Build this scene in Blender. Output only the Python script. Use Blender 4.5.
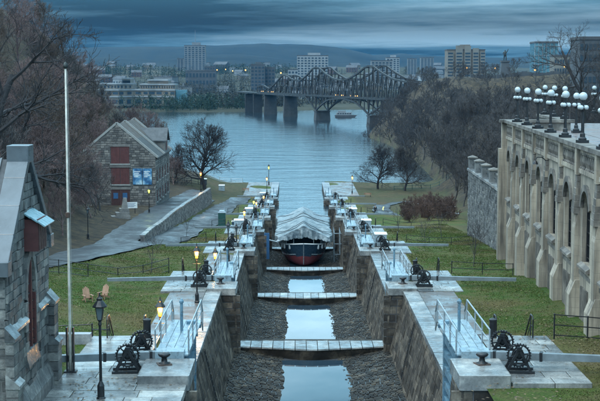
import bpy, bmesh, math, random
import numpy as np
from mathutils import Vector, Matrix

for o in list(bpy.data.objects): bpy.data.objects.remove(o)
SC = bpy.context.scene
COL = SC.collection
R = math.radians

# ------------------------------------------------------------------ camera
CAM_Z = 29.3
cam_data = bpy.data.cameras.new('camera')
cam = bpy.data.objects.new('camera', cam_data); COL.objects.link(cam)
cam.location = (0, 0, CAM_Z)
cam.rotation_euler = (R(90 - 5.51), 0, R(-0.163))
cam_data.sensor_width = 36; cam_data.lens = 78.0
cam_data.clip_start = 0.5; cam_data.clip_end = 40000
SC.camera = cam

# ------------------------------------------------------------------ sky + sun + exposure
SUN_EL, SUN_ROT = R(50), R(200)
world = bpy.data.worlds.new('World'); SC.world = world; world.use_nodes = True
wt = world.node_tree; wn = wt.nodes; wl = wt.links
wn.clear()
def wnode(t, **k):
    n = wn.new(t)
    for a, b in k.items(): setattr(n, a, b)
    return n
def wmath(op, a, b=None, clamp=False):
    n = wnode('ShaderNodeMath', operation=op); n.use_clamp = clamp
    for i, v in enumerate((a, b)):
        if v is None: continue
        if isinstance(v, (int, float)): n.inputs[i].default_value = v
        else: wl.new(v, n.inputs[i])
    return n.outputs[0]
sky = wnode('ShaderNodeTexSky', sky_type='NISHITA', sun_disc=False)
sky.sun_elevation = SUN_EL; sky.sun_rotation = SUN_ROT
sky.air_density = 1.6; sky.dust_density = 1.2; sky.ozone_density = 3.0
tc = wnode('ShaderNodeTexCoord')
sep = wnode('ShaderNodeSeparateXYZ'); wl.new(tc.outputs['Generated'], sep.inputs[0])
zz = wmath('ADD', wmath('MAXIMUM', sep.outputs[2], 0.0), 0.030)
comb = wnode('ShaderNodeCombineXYZ')
wl.new(wmath('DIVIDE', sep.outputs[0], zz), comb.inputs[0])
wl.new(wmath('DIVIDE', sep.outputs[1], zz), comb.inputs[1])
# cloud deck: noise on a horizontal plane high above the river
n1 = wnode('ShaderNodeTexNoise'); n1.inputs['Scale'].default_value = 0.22
n1.inputs['Detail'].default_value = 9; n1.inputs['Roughness'].default_value = 0.57
mapn = wnode('ShaderNodeMapping'); mapn.inputs['Rotation'].default_value = (0, 0, R(40)); mapn.inputs['Location'].default_value = (40.3, 17.9, 0)
mapn.inputs['Scale'].default_value = (0.8, 0.8, 1)
wl.new(comb.outputs[0], mapn.inputs[0]); wl.new(mapn.outputs[0], n1.inputs['Vector'])
ramp = wnode('ShaderNodeValToRGB')
cr = ramp.color_ramp
cr.elements[0].position = 0.42; cr.elements[0].color = (0.14, 0.48, 0.76, 1)
cr.elements[1].position = 0.62; cr.elements[1].color = (2.6, 4.2, 5.2, 1)
e = cr.elements.new(0.5); e.color = (0.70, 1.62, 2.25, 1)
wl.new(n1.outputs[0], ramp.inputs[0])
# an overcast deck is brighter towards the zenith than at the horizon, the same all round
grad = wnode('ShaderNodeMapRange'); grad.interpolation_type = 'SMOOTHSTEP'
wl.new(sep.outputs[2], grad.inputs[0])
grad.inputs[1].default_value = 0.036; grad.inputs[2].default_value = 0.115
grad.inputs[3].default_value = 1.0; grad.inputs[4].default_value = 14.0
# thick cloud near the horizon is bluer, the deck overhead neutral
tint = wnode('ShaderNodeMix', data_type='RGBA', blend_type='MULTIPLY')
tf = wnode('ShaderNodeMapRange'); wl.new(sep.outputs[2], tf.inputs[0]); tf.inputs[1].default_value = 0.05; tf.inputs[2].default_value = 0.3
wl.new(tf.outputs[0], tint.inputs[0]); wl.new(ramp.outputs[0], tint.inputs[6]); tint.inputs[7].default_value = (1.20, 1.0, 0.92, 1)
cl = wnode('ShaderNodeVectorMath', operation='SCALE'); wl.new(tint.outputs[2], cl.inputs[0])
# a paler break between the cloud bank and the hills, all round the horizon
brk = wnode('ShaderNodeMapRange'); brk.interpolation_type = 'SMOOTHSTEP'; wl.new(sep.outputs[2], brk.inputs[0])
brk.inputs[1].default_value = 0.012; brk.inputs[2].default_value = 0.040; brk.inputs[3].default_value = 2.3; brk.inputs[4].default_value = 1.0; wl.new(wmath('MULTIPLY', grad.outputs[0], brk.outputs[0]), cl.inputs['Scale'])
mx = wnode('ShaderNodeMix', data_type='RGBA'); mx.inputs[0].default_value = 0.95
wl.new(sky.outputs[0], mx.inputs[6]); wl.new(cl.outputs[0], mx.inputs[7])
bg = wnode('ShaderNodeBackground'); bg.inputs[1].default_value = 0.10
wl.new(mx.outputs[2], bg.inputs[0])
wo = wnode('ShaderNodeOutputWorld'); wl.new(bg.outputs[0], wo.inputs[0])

sun_d = bpy.data.lights.new('sun', 'SUN'); sun_d.energy = 1.5; sun_d.angle = R(25); sun_d.color = (1.0, 0.90, 0.76)
sun = bpy.data.objects.new('sun', sun_d); COL.objects.link(sun)
# soft overcast light from high over the photographer's left shoulder
sun.rotation_euler = Vector((0.34, 0.55, -0.92)).to_track_quat('-Z', 'Y').to_euler()

SC.view_settings.view_transform = 'Standard'; SC.view_settings.look = 'None'
SC.view_settings.gamma = 1; SC.view_settings.use_curve_mapping = False
SC.view_settings.exposure = -0.6
SC.render.engine = 'CYCLES'

# ------------------------------------------------------------------ mesh helpers
rng = random.Random(7)
class MB:
    """collects shapes; build() links them as one mesh object. Points are in the parent's frame."""
    def __init__(s, origin=(0, 0, 0)):
        s.v = []; s.f = []; s.o = origin; s.sm = False
    def add(s, vs, fs):
        n = len(s.v); ox, oy, oz = s.o
        s.v.extend((p[0] - ox, p[1] - oy, p[2] - oz) for p in vs)
        s.f.extend(tuple(i + n for i in f) for f in fs)
        return s
    def hexa(s, p):
        return s.add(p, [(3, 2, 1, 0), (4, 5, 6, 7), (0, 1, 5, 4), (1, 2, 6, 5), (2, 3, 7, 6), (3, 0, 4, 7)])
    def box(s, c, d, rz=0.0):
        x, y, z = c; a, b, h = d[0] / 2, d[1] / 2, d[2] / 2
        co, si = math.cos(rz), math.sin(rz)
        P = []
        for k in (-h, h):
            for i, j in ((-a, -b), (a, -b), (a, b), (-a, b)):
                P.append((x + i * co - j * si, y + i * si + j * co, z + k))
        return s.hexa(P)
    def box2(s, a, b):
        return s.box([(a[i] + b[i]) / 2 for i in range(3)], [abs(b[i] - a[i]) for i in range(3)])
    def bar(s, a, b, w, h=None):
        """box beam from a to b, w wide and h high"""
        h = h or w
        a = Vector(a); b = Vector(b); d = (b - a).normalized()
        up = Vector((0, 0, 1)) if abs(d.z) < 0.95 else Vector((0, 1, 0))
        x = d.cross(up).normalized() * (w / 2); u = x.cross(d).normalized() * (h / 2)
        P = [a - x - u, a + x - u, a + x + u, a - x + u, b - x - u, b + x - u, b + x + u, b - x + u]
        return s.hexa([tuple(p) for p in P])
    def tube(s, pts, rad, n=6, cap=True):
        pts = [Vector(p) for p in pts]; m = len(pts)
        if not hasattr(rad, '__len__'): rad = [rad] * m
        d0 = (pts[1] - pts[0]).normalized()
        up = Vector((0, 0, 1)) if abs(d0.z) < 0.9 else Vector((1, 0, 0))
        x = d0.cross(up).normalized(); vs = []; fs = []
        for i in range(m):
            d = (pts[min(i + 1, m - 1)] - pts[max(i - 1, 0)])
            d = d.normalized() if d.length > 1e-9 else d0
            x = (x - d * x.dot(d)).normalized(); y = d.cross(x)
            for k in range(n):
                a = 2 * math.pi * k / n
                vs.append(tuple(pts[i] + (x * math.cos(a) + y * math.sin(a)) * rad[i]))
        for i in range(m - 1):
            for k in range(n):
                k2 = (k + 1) % n
                fs.append((i * n + k, i * n + k2, (i + 1) * n + k2, (i + 1) * n + k))
        if cap:
            fs.append(tuple(range(n - 1, -1, -1))); fs.append(tuple((m - 1) * n + k for k in range(n)))
        return s.add(vs, fs)
    def lathe(s, prof, n=12, c=(0, 0, 0)):
        vs = []; fs = []; m = len(prof)
        for r, z in prof:
            for k in range(n):
                a = 2 * math.pi * (k + .5) / n
                vs.append((c[0] + r * math.cos(a), c[1] + r * math.sin(a), c[2] + z))
        for i in range(m - 1):
            for k in range(n):
                k2 = (k + 1) % n
                fs.append((i * n + k, i * n + k2, (i + 1) * n + k2, (i + 1) * n + k))
        fs.append(tuple(range(n - 1, -1, -1))); fs.append(tuple((m - 1) * n + k for k in range(n)))
        return s.add(vs, fs)
    def ball(s, c, r, n=12, m=8):
        return s.lathe([(max(1e-3, r * math.sin(math.pi * i / m)), -r * math.cos(math.pi * i / m)) for i in range(m + 1)], n, c)
    def torus(s, c, R_, r, axis='x', n=20, m=6):
        vs = []; fs = []
        for i in range(n):
            a = 2 * math.pi * i / n
            for j in range(m):
                b = 2 * math.pi * j / m
                q = R_ + r * math.cos(b); h = r * math.sin(b)
                u, w = q * math.cos(a), q * math.sin(a)
                vs.append({'x': (c[0] + h, c[1] + u, c[2] + w), 'y': (c[0] + u, c[1] + h, c[2] + w), 'z': (c[0] + u, c[1] + w, c[2] + h)}[axis])
        for i in range(n):
            for j in range(m):
                fs.append((i * m + j, ((i + 1) % n) * m + j, ((i + 1) % n) * m + (j + 1) % m, i * m + (j + 1) % m))
        return s.add(vs, fs)
    def prism(s, poly, d):
        """extrude polygon (3-D points) by the vector d"""
        n = len(poly); q = [tuple(p[i] + d[i] for i in range(3)) for p in poly]
        return s.add(list(poly) + q, [tuple(range(n - 1, -1, -1)), tuple(range(n, 2 * n))] +
                     [(i, (i + 1) % n, (i + 1) % n + n, i + n) for i in range(n)])
    def mesh(s, name, smooth=False):
        me = bpy.data.meshes.new(name); me.from_pydata(s.v, [], s.f); me.update()
        if smooth or s.sm: me.shade_smooth()
        return me
    def build(s, name, mat, parent=None, smooth=False, fixn=False):
        me = s.mesh(name, smooth)
        if fixn:
            b = bmesh.new(); b.from_mesh(me); bmesh.ops.recalc_face_normals(b, faces=b.faces); b.to_mesh(me); b.free()
        return link(name, me, mat, parent)
def link(name, me, mat, parent=None):
    o = bpy.data.objects.new(name, me); COL.objects.link(o)
    if mat is not None and len(me.materials) == 0: me.materials.append(M[mat] if isinstance(mat, str) else mat)
    if parent is not None: o.parent = parent
    return o
def tag(o, label=None, cat=None, group=None, kind=None):
    if label: o['label'] = label
    if cat: o['category'] = cat
    if group: o['group'] = group
    if kind: o['kind'] = kind
    return o
def thing(name, label, cat, loc=(0, 0, 0), rz=0.0, group=None):
    o = bpy.data.objects.new(name, None); COL.objects.link(o); o.empty_display_size = 0.3
    o.location = loc; o.rotation_euler = (0, 0, rz)
    return tag(o, label, cat, group)
CHILD = {}
def copy_tree(o, parent=None):
    c = o.copy(); COL.objects.link(c); c.parent = parent
    for ch in list(o.children): copy_tree(ch, c)
    return c
def place(proto, used, loc, rz=0.0, label=None, scale=None):
    """first call moves the prototype itself, later calls copy it with its parts"""
    o = proto if not used else copy_tree(proto)
    used.append(1); o.location = loc; o.rotation_euler = (0, 0, rz)
    if scale: o.scale = (scale,) * 3 if isinstance(scale, (int, float)) else scale
    if label: o['label'] = label
    return o
def rects(w, h, ch, cl, rn, holes=(), clip=None, jit=.3, gap=.015):
    """courses of stones on a w x h face"""
    out = []; v = 0.0
    while v < h - .05:
        hh = min(ch * rn.uniform(.82, 1.18), h - v)
        if h - v - hh < ch * .4: hh = h - v
        u = -rn.random() * cl * .6
        while u < w - .05:
            L = cl * rn.uniform(1 - jit, 1 + jit)
            a, b = max(u, 0), min(u + L, w)
            if w - b < cl * .3: b = w
            segs = [(a, b)]
            for (h0, h1, g0, g1) in holes:
                if v + hh > g0 + .04 and v < g1 - .04:
                    ns = []
                    for (p, q) in segs:
                        if q <= h0 or p >= h1: ns.append((p, q)); continue
                        if p < h0: ns.append((p, h0))
                        if q > h1: ns.append((h1, q))
                    segs = ns
            for (p, q) in segs:
                if q - p > .06 and (clip is None or clip((p + q) / 2, v + hh / 2)):
                    out.append((p + gap, q - gap, v + gap, v + hh - gap))
            if b >= w: break
            u += L
        v += hh
    return out
def stones_joined(mb, O, U, V, N, rs, rn, depth=.1, proud=(.01, .05), ins=.02):
    O, U, V, N = Vector(O), Vector(U), Vector(V), Vector(N)
    for (a, b, c, d) in rs:
        pr = rn.uniform(*proud)
        q = []
        for (off, i) in ((-depth, 0), (pr, ins)):
            for (u, v) in ((a + i, c + i), (b - i, c + i), (b - i, d - i), (a + i, d - i)):
                q.append(tuple(O + U * u + V * v + N * off))
        mb.hexa(q)
UNIT = None
def unit_block():
    """chamfered unit block shared by every single stone, slab and plank"""
    bm = bmesh.new(); bmesh.ops.create_cube(bm, size=1)
    bmesh.ops.bevel(bm, geom=list(bm.edges), offset=.022, segments=1, profile=.6, affect='EDGES')
    me = bpy.data.meshes.new('stone_block'); bm.to_mesh(me); bm.free(); return me
UB = {}
def block(name, mat, parent, c, d, rot=(0, 0, 0)):
    if mat not in UB:
        UB[mat] = unit_block(); UB[mat].materials.append(M[mat])
    o = bpy.data.objects.new(name, UB[mat]); COL.objects.link(o)
    o.parent = parent; o.location = c; o.scale = d; o.rotation_euler = rot
    return o
def stones_single(name, mat, parent, O, U, V, N, rs, rn, depth=.12, proud=(.01, .05)):
    O, U, V, N = Vector(O), Vector(U), Vector(V), Vector(N)
    rot = Matrix((U, V, N)).transposed().to_euler()
    po = Vector(parent.location)
    for (a, b, c, d) in rs:
        pr = rn.uniform(*proud)
        p = O + U * (a + b) / 2 + V * (c + d) / 2 + N * (pr - depth) / 2
        block(name, mat, parent, p - po, (b - a, d - c, depth + pr), rot)
# ------------------------------------------------------------------ materials
M = {}
# everything is rain-soaked, and wet surfaces are darker than dry ones
WET = {'grass': .72, 'grass_blade': .72, 'lock_stone': .72, 'lock_stone_joined': .72, 'floor_stone': .55, 'wet_slab': .8, 'coping': .8, 'asphalt': .55, 'path_paving': .75,
       'chapel_stone': .72, 'chapel_stone_joined': .72, 'museum_stone': .75, 'rubble_stone': .75, 'road_wall_stone': .75, 'terrace_stone': .92, 'terrace_trim': .8,
       'bark_purple': .95, 'bark_grey': .7, 'bark_brown': .72, 'bark_dark': .8, 'shrub_twig': .85, 'tarp': .6, 'hill_forest': .7, 'far_ground': .7, 'roof_grey': .7, 'roof_brown': .8, 'roof_lead': .75, 'gate_deck': .85}
class NT:
    def __init__(s, name):
        s.m = bpy.data.materials.new(name); s.m.use_nodes = True
        s.t = s.m.node_tree; s.n = s.t.nodes; s.b = s.n['Principled BSDF']; M[name] = s.m
    def new(s, t, **k):
        n = s.n.new(t)
        for a, b in k.items(): setattr(n, a, b)
        return n
    def ln(s, a, b): s.t.links.new(a, b)
    def pos(s, scale=(1, 1, 1), obj=False):
        g = s.new('ShaderNodeTexCoord').outputs['Object'] if obj else s.new('ShaderNodeNewGeometry').outputs['Position']
        mp = s.new('ShaderNodeMapping'); mp.inputs['Scale'].default_value = scale; s.ln(g, mp.inputs[0]); return mp.outputs[0]
    def noise(s, sc, detail=5, rough=.6, vec=None):
        n = s.new('ShaderNodeTexNoise'); n.inputs['Scale'].default_value = sc
        n.inputs['Detail'].default_value = detail; n.inputs['Roughness'].default_value = rough
        s.ln(vec if vec is not None else s.pos(), n.inputs['Vector']); return n.outputs[0]
    def ramp(s, fac, stops):
        r = s.new('ShaderNodeValToRGB'); c = r.color_ramp
        while len(c.elements) < len(stops): c.elements.new(.5)
        for e, (p, col) in zip(c.elements, stops):
            e.position = p; e.color = (*col, 1) if len(col) == 3 else col
        s.ln(fac, r.inputs[0]); return r.outputs[0]
    def mix(s, fac, a, b, mode='MIX'):
        x = s.new('ShaderNodeMix', data_type='RGBA', blend_type=mode)
        for i, v in ((0, fac), (6, a), (7, b)):
            if isinstance(v, (int, float)): x.inputs[i].default_value = v
            elif isinstance(v, tuple): x.inputs[i].default_value = (*v, 1)
            else: s.ln(v, x.inputs[i])
        return x.outputs[2]
    def math(s, op, a, b):
        n = s.new('ShaderNodeMath', operation=op)
        for i, v in enumerate((a, b)):
            if isinstance(v, (int, float)): n.inputs[i].default_value = v
            else: s.ln(v, n.inputs[i])
        return n.outputs[0]
    def rng(s, v, a, b, lo, hi):
        n = s.new('ShaderNodeMapRange'); s.ln(v, n.inputs[0])
        for i, q in enumerate((a, b, lo, hi)): n.inputs[i + 1].default_value = q
        return n.outputs[0]
    def rand(s, island=False):
        return s.new('ShaderNodeNewGeometry').outputs['Random Per Island'] if island else s.new('ShaderNodeObjectInfo').outputs['Random']
    def bump(s, h, strength=.4, dist=.05):
        b = s.new('ShaderNodeBump'); b.inputs['Strength'].default_value = strength; b.inputs['Distance'].default_value = dist
        s.ln(h, b.inputs['Height']); s.ln(b.outputs[0], s.b.inputs['Normal'])
    def set(s, col=None, rough=None, metal=None, spec=None):
        w = WET.get(s.m.name)
        if w and col is not None and not isinstance(col, tuple): col = s.mix(1.0, col, (w, w, w), 'MULTIPLY')
        for k, v in (('Base Color', col), ('Roughness', rough), ('Metallic', metal), ('Specular IOR Level', spec)):
            if v is None: continue
            if isinstance(v, (int, float)): s.b.inputs[k].default_value = v
            elif isinstance(v, tuple): s.b.inputs[k].default_value = (*v, 1)
            else: s.ln(v, s.b.inputs[k])
        return s

def stone_mat(name, lo, mid, hi, island, rough=(.35, .8), sc=1.2, bump=.5, stain=None):
    t = NT(name)
    big = t.noise(sc, 6, .65); fine = t.noise(9, 4, .7)
    c = t.ramp(big, [(.3, lo), (.5, mid), (.72, hi)])
    r = t.rand(island)
    c = t.mix(.75, c, t.ramp(r, [(0, (.32, .33, .36)), (.5, (.92, .92, .92)), (1, (1.75, 1.7, 1.62))]), 'MULTIPLY')
    c = t.mix(.5, c, t.ramp(fine, [(.3, (.45, .45, .45)), (.65, (1.25, 1.25, 1.25))]), 'MULTIPLY')
    if stain:
        sn = t.noise(1.0, 4, .6, t.pos((2.2, 2.2, .12)))
        c = t.mix(t.rng(sn, .52, .72, 0, stain), c, (.035, .035, .04))
    t.set(c, t.rng(t.noise(2.3, 4), .3, .7, *rough), spec=.5 if name not in ('floor_stone', 'lock_stone', 'lock_stone_joined') else .18); t.bump(fine, bump, .03)
    return t
stone_mat('lock_stone', (.040, .034, .029), (.115, .098, .082), (.26, .225, .185), False, (.3, .75), stain=.75)
stone_mat('lock_stone_joined', (.040, .034, .029), (.115, .098, .082), (.26, .225, .185), True, (.3, .75), stain=.75)
stone_mat('floor_stone', (.016, .014, .012), (.042, .036, .030), (.17, .14, .105), True, (.5, .9), stain=None)
stone_mat('wet_slab', (.085, .088, .09), (.20, .205, .205), (.40, .395, .38), False, (.03, .55), sc=.75, bump=.25)
stone_mat('coping', (.075, .08, .085), (.19, .195, .20), (.40, .40, .39), False, (.05, .55), sc=.8, bump=.3)
stone_mat('dark_coping', (.10, .11, .13), (.16, .17, .19), (.25, .25, .25), False, (.2, .6), sc=.8, bump=.3)
stone_mat('chapel_stone', (.07, .072, .075), (.16, .16, .16), (.33, .325, .31), False, (.45, .85), sc=1.5, bump=.9)
stone_mat('chapel_stone_joined', (.07, .072, .075), (.16, .16, .16), (.33, .325, .31), True, (.45, .85), sc=1.5, bump=.9)
stone_mat('museum_stone', (.10, .095, .095), (.19, .18, .175), (.31, .295, .28), True, (.6, .9), sc=.5, bump=.5)
stone_mat('rubble_stone', (.09, .095, .10), (.17, .175, .18), (.29, .295, .29), True, (.5, .85), sc=.8, bump=.8)
stone_mat('road_wall_stone', (.15, .14, .14), (.25, .24, .235), (.38, .36, .34), True, (.5, .85), sc=.8, bump=.8)
t = NT('mortar'); t.set(t.ramp(t.noise(3), [(.3, (.05, .052, .058)), (.7, (.10, .10, .105))]), .9)
t = NT('light_mortar'); t.set(t.ramp(t.noise(3), [(.3, (.09, .09, .09)), (.7, (.16, .16, .155))]), .9)

# limestone facing of the terrace with rain streaks
t = NT('terrace_stone')
c = t.ramp(t.noise(.35, 6, .6), [(.3, (.25, .21, .165)), (.55, (.41, .355, .285)), (.75, (.56, .49, .395))])
st = t.noise(1.0, 5, .65, t.pos((1.6, 1.6, .10)))
c = t.mix(t.rng(st, .44, .66, 0, .85), c, (.06, .055, .052))
c = t.mix(t.rng(t.noise(.6, 5, .7), .55, .75, 0, .55), c, (.17, .13, .10))
br = t.new('ShaderNodeTexBrick'); br.inputs['Scale'].default_value = 1; br.inputs['Mortar Size'].default_value = .012
br.inputs['Brick Width'].default_value = 1.3; br.inputs['Row Height'].default_value = .62
gp = t.new('ShaderNodeTexCoord'); sp = t.new('ShaderNodeSeparateXYZ'); cb = t.new('ShaderNodeCombineXYZ')
t.ln(gp.outputs['Object'], sp.inputs[0]); t.ln(t.math('ADD', sp.outputs[1], sp.outputs[0]), cb.inputs[0]); t.ln(sp.outputs[2], cb.inputs[1])
t.ln(cb.outputs[0], br.inputs['Vector'])
c = t.mix(t.math('MULTIPLY', br.outputs['Fac'], .5), c, (.14, .13, .125))
t.set(c, .75); t.bump(t.noise(7, 5), .35, .03)
t = NT('terrace_trim')
c = t.ramp(t.noise(.9, 6, .65), [(.32, (.07, .065, .06)), (.52, (.17, .155, .14)), (.72, (.34, .31, .27))])
t.set(c, .75); t.bump(t.noise(6, 5), .5, .04)
t = NT('terrace_paving'); t.set(t.ramp(t.noise(1.2), [(.3, (.12, .09, .085)), (.7, (.21, .165, .155))]), t.rng(t.noise(.5), .35, .65, .15, .6))

# ground covers
t = NT('grass')
big = t.noise(.09, 6, .62); med = t.noise(.8, 5, .7); fine = t.noise(9, 3, .8); vf = t.noise(30, 2, .8)
c = t.ramp(big, [(.34, (.150, .112, .042)), (.45, (.112, .112, .030)), (.55, (.066, .115, .018)), (.70, (.048, .108, .014))])
c = t.mix(t.rng(med, .44, .66, 0, .8), c, (.150, .118, .055))
c = t.mix(.85, c, t.ramp(fine, [(.28, (.25, .25, .25)), (.5, (.9, .9, .9)), (.72, (1.8, 1.75, 1.6))]), 'MULTIPLY')
c = t.mix(.6, c, t.ramp(vf, [(.3, (.4, .4, .4)), (.7, (1.5, 1.5, 1.4))]), 'MULTIPLY')
# leaf litter and dead grass on the wooded banks
geo = t.new('ShaderNodeAttribute'); geo.attribute_name = 'litter'
lit = t.ramp(t.noise(.7, 6, .72), [(.3, (.028, .024, .023)), (.5, (.066, .052, .038)), (.68, (.145, .105, .058))])
lit = t.mix(.7, lit, t.ramp(fine, [(.28, (.35, .35, .35)), (.7, (1.5, 1.5, 1.5))]), 'MULTIPLY')
c = t.mix(geo.outputs['Fac'], c, lit)
t.set(c, .9, spec=.2); t.bump(t.noise(14, 4, .8), .9, .08)
t = NT('asphalt')
c = t.ramp(t.noise(.35, 6, .7), [(.3, (.035, .040, .048)), (.7, (.080, .088, .10))])
c = t.mix(.6, c, t.ramp(t.noise(22, 2), [(.3, (.5, .5, .5)), (.7, (1.4, 1.4, 1.4))]), 'MULTIPLY')
t.set(c, t.rng(t.noise(.25, 6, .7, t.pos((1, .5, 1))), .36, .62, .28, .8), spec=.25); t.bump(t.noise(25, 2), .3, .01)
t = NT('path_paving')
c = t.ramp(t.noise(.9, 6, .7), [(.3, (.085, .080, .082)), (.7, (.19, .175, .17))])
t.set(c, t.rng(t.noise(.6, 5), .4, .62, .2, .7)); t.bump(t.noise(12, 3), .4, .02)
t = NT('lock_floor'); c = t.ramp(t.noise(1.5, 6, .7), [(.3, (.025, .03, .038)), (.7, (.07, .075, .085))]); t.set(c, .35); t.bump(t.noise(6), .6, .05)
t = NT('snow'); t.set(t.ramp(t.noise(2), [(.3, (.55, .6, .65)), (.7, (.8, .82, .84))]), .7)

# water
t = NT('river_water')
g = t.pos((1, .8, 1)); h = t.noise(.07, 7, .62, t.pos((.6, 1.5, 1)))
h2 = t.noise(.55, 4, .6, t.pos((.8, 1.5, 1)))
hh = t.math('ADD', t.math('MULTIPLY', h, 1.6), t.math('MULTIPLY', h2, .35))
t.set((.012, .028, .040), .07, spec=.5); t.b.inputs['IOR'].default_value = 1.33; t.bump(hh, 1.0, .16)
t = NT('puddle_water'); t.set((.02, .035, .05), .015); t.b.inputs['IOR'].default_value = 1.33
t.bump(t.noise(1.3, 3, .5, t.pos((1, .35, 1))), .03, .03)

# plants
def bark(name, a, b, rough=.85):
    t = NT(name); r = t.rand()
    c = t.mix(.5, t.ramp(t.noise(2.5, 5, .7), [(.3, a), (.7, b)]), t.ramp(r, [(0, (.6, .6, .65)), (1, (1.4, 1.3, 1.25))]), 'MULTIPLY')
    t.set(c, rough, spec=.25); return t
bark('bark_purple', (.085, .060, .060), (.23, .165, .16))
bark('bark_dark', (.030, .031, .036), (.065, .062, .066))
bark('bark_grey', (.055, .055, .060), (.130, .122, .120))
bark('bark_brown', (.075, .058, .050), (.17, .132, .11))
bark('shrub_twig', (.070, .045, .040), (.150, .095, .075))
bark('conifer', (.012, .028, .022), (.030, .055, .040))
bark('far_foliage', (.020, .030, .030), (.060, .060, .050))

# metal, timber, glass, cloth
def plain(name, col, rough=.5, metal=0, var=.35, sc=3, spec=.5, bump=0):
    t = NT(name); c = t.mix(var, col, t.ramp(t.noise(sc, 5, .65), [(.3, tuple(x * .45 for x in col)), (.7, tuple(min(1, x * 1.5) for x in col))]))
    t.set(c, t.rng(t.noise(sc * 1.7, 4), .3, .7, max(.02, rough - .15), min(1, rough + .15)), metal, spec)
    if bump: t.bump(t.noise(sc * 4, 4), bump, .02)
    return t
plain('iron', (.018, .020, .024), .42, .3)
plain('rusty_iron', (.075, .045, .035), .6, .2)
# worn blue paint with grime and bare timber showing through
for nm, a, b, r0, r1 in (('gate_deck', (.17, .27, .34), (.34, .43, .48), .12, .5), ('gate_timber', (.07, .16, .24), (.16, .27, .34), .25, .6)):
    t = NT(nm); c = t.ramp(t.noise(1.6, 6, .7), [(.3, a), (.7, b)])
    c = t.mix(t.rng(t.noise(4.5, 6, .75, t.pos((1, .35, 1))), .50, .68, 0, .85), c, (.060, .056, .052))
    c = t.mix(t.rng(t.noise(11, 4, .7), .60, .72, 0, .8), c, (.42, .45, .47))
    t.set(c, t.rng(t.noise(3, 5), .35, .65, r0, r1)); t.bump(t.noise(14, 4), .35, .02)
plain('gate_dark', (.045, .05, .055), .55, 0, .5, 3, bump=.3)
plain('beam_timber', (.15, .18, .20), .4, 0, .45, 2, bump=.3)
plain('galvanised', (.36, .42, .46), .35, .5)
plain('pole_paint', (.42, .40, .36), .5, 0, .6, 2.5)
plain('roof_lead', (.13, .15, .17), .3, .1, .5, .9, bump=.3)
plain('roof_slate', (.05, .055, .062), .6, 0, .5, 1.2, bump=.4)
plain('roof_brown', (.075, .050, .038), .7, 0, .6, .7, bump=.5)
plain('roof_grey', (.06, .062, .064), .8, 0, .4, .8, bump=.4)
plain('white_trim', (.27, .272, .265), .6, 0, .3)
plain('red_wood', (.095, .030, .030), .6, 0, .5, 2, bump=.3)
plain('wood_chair', (.30, .17, .11), .6, 0, .4, 3)
plain('blue_shingle', (.20, .33, .38), .4, 0, .5, 3, bump=.3)
plain('door_dark', (.05, .022, .022), .6)
plain('hull_blue', (.022, .048, .075), .25, 0, .3, 1)
plain('hull_red', (.22, .045, .050), .5, 0, .5, 1)
plain('white_paint', (.72, .74, .75), .45, 0, .2)
plain('green_plastic', (.020, .072, .066), .4, 0, .25)
plain('blue_panel', (.030, .100, .220), .5, 0, .3)
plain('grey_box', (.30, .37, .42), .5)
plain('bronze', (.030, .036, .036), .5, .4)
plain('bridge_steel', (.016, .018, .021), .6, 0, .5, .3)
plain('bridge_pier', (.04, .043, .047), .8, 0, .5, .3)
plain('dark_cloth', (.015, .017, .021), .8)
plain('skin', (.40, .26, .20), .6, 0, .1)
plain('hair', (.03, .022, .018), .6)
plain('yellow_paint', (.55, .42, .12), .6)
for nm, col in (('far_white', (.20, .215, .23)), ('far_grey', (.13, .14, .15)), ('far_dark', (.055, .062, .072)), ('far_tan', (.14, .12, .10)), ('far_brick', (.09, .055, .05)), ('far_stone', (.15, .14, .125))):
    plain(nm, col, .75, 0, .3, .15)
plain('far_roof', (.05, .053, .06), .7, 0, .4, .3)
t = NT('far_glass'); t.set((.035, .055, .075), .12)
t = NT('teal_glass'); t.set(t.ramp(t.noise(.2), [(.3, (.05, .13, .17)), (.7, (.12, .24, .29))]), .15)
t = NT('window_glass'); t.set((.012, .016, .022), .08)
t = NT('milk_glass'); t.set((.42, .47, .50), .18); t.b.inputs['Subsurface Weight'].default_value = 0
t = NT('lantern_glass'); t.set((.10, .13, .15), .1)
def glow(name, col, s):
    t = NT(name); t.set(col, .4); t.b.inputs['Emission Color'].default_value = (*col, 1); t.b.inputs['Emission Strength'].default_value = s
glow('lamp_lit', (1.0, .30, .02), 4.5)
glow('lamp_greenish', (.75, .85, .12), 2.5)
glow('far_light', (1.0, .50, .14), 3.5)
glow('lit_pane', (1.0, .62, .30), .8)
# boat cover: reflective silver sheet, light and shade of folds painted into colour
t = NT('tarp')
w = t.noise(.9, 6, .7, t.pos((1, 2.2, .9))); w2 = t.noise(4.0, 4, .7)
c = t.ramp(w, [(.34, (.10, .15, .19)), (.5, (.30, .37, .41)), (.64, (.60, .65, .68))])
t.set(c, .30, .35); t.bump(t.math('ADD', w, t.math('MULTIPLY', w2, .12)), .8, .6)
# printed banner
t = NT('banner')
c = t.ramp(t.noise(.9, 4, .6), [(.38, (.02, .085, .20)), (.5, (.08, .24, .42)), (.62, (.42, .58, .66))])
t.set(c, .5)
t = NT('hill_forest')
c = t.ramp(t.noise(.004, 8, .7), [(.3, (.012, .022, .028)), (.7, (.045, .055, .055))]); t.set(c, .95, spec=.1)
t = NT('far_ground')
c = t.ramp(t.noise(.006, 7, .7), [(.3, (.025, .030, .028)), (.5, (.060, .062, .045)), (.7, (.11, .10, .08))]); t.set(c, .95, spec=.1)
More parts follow.
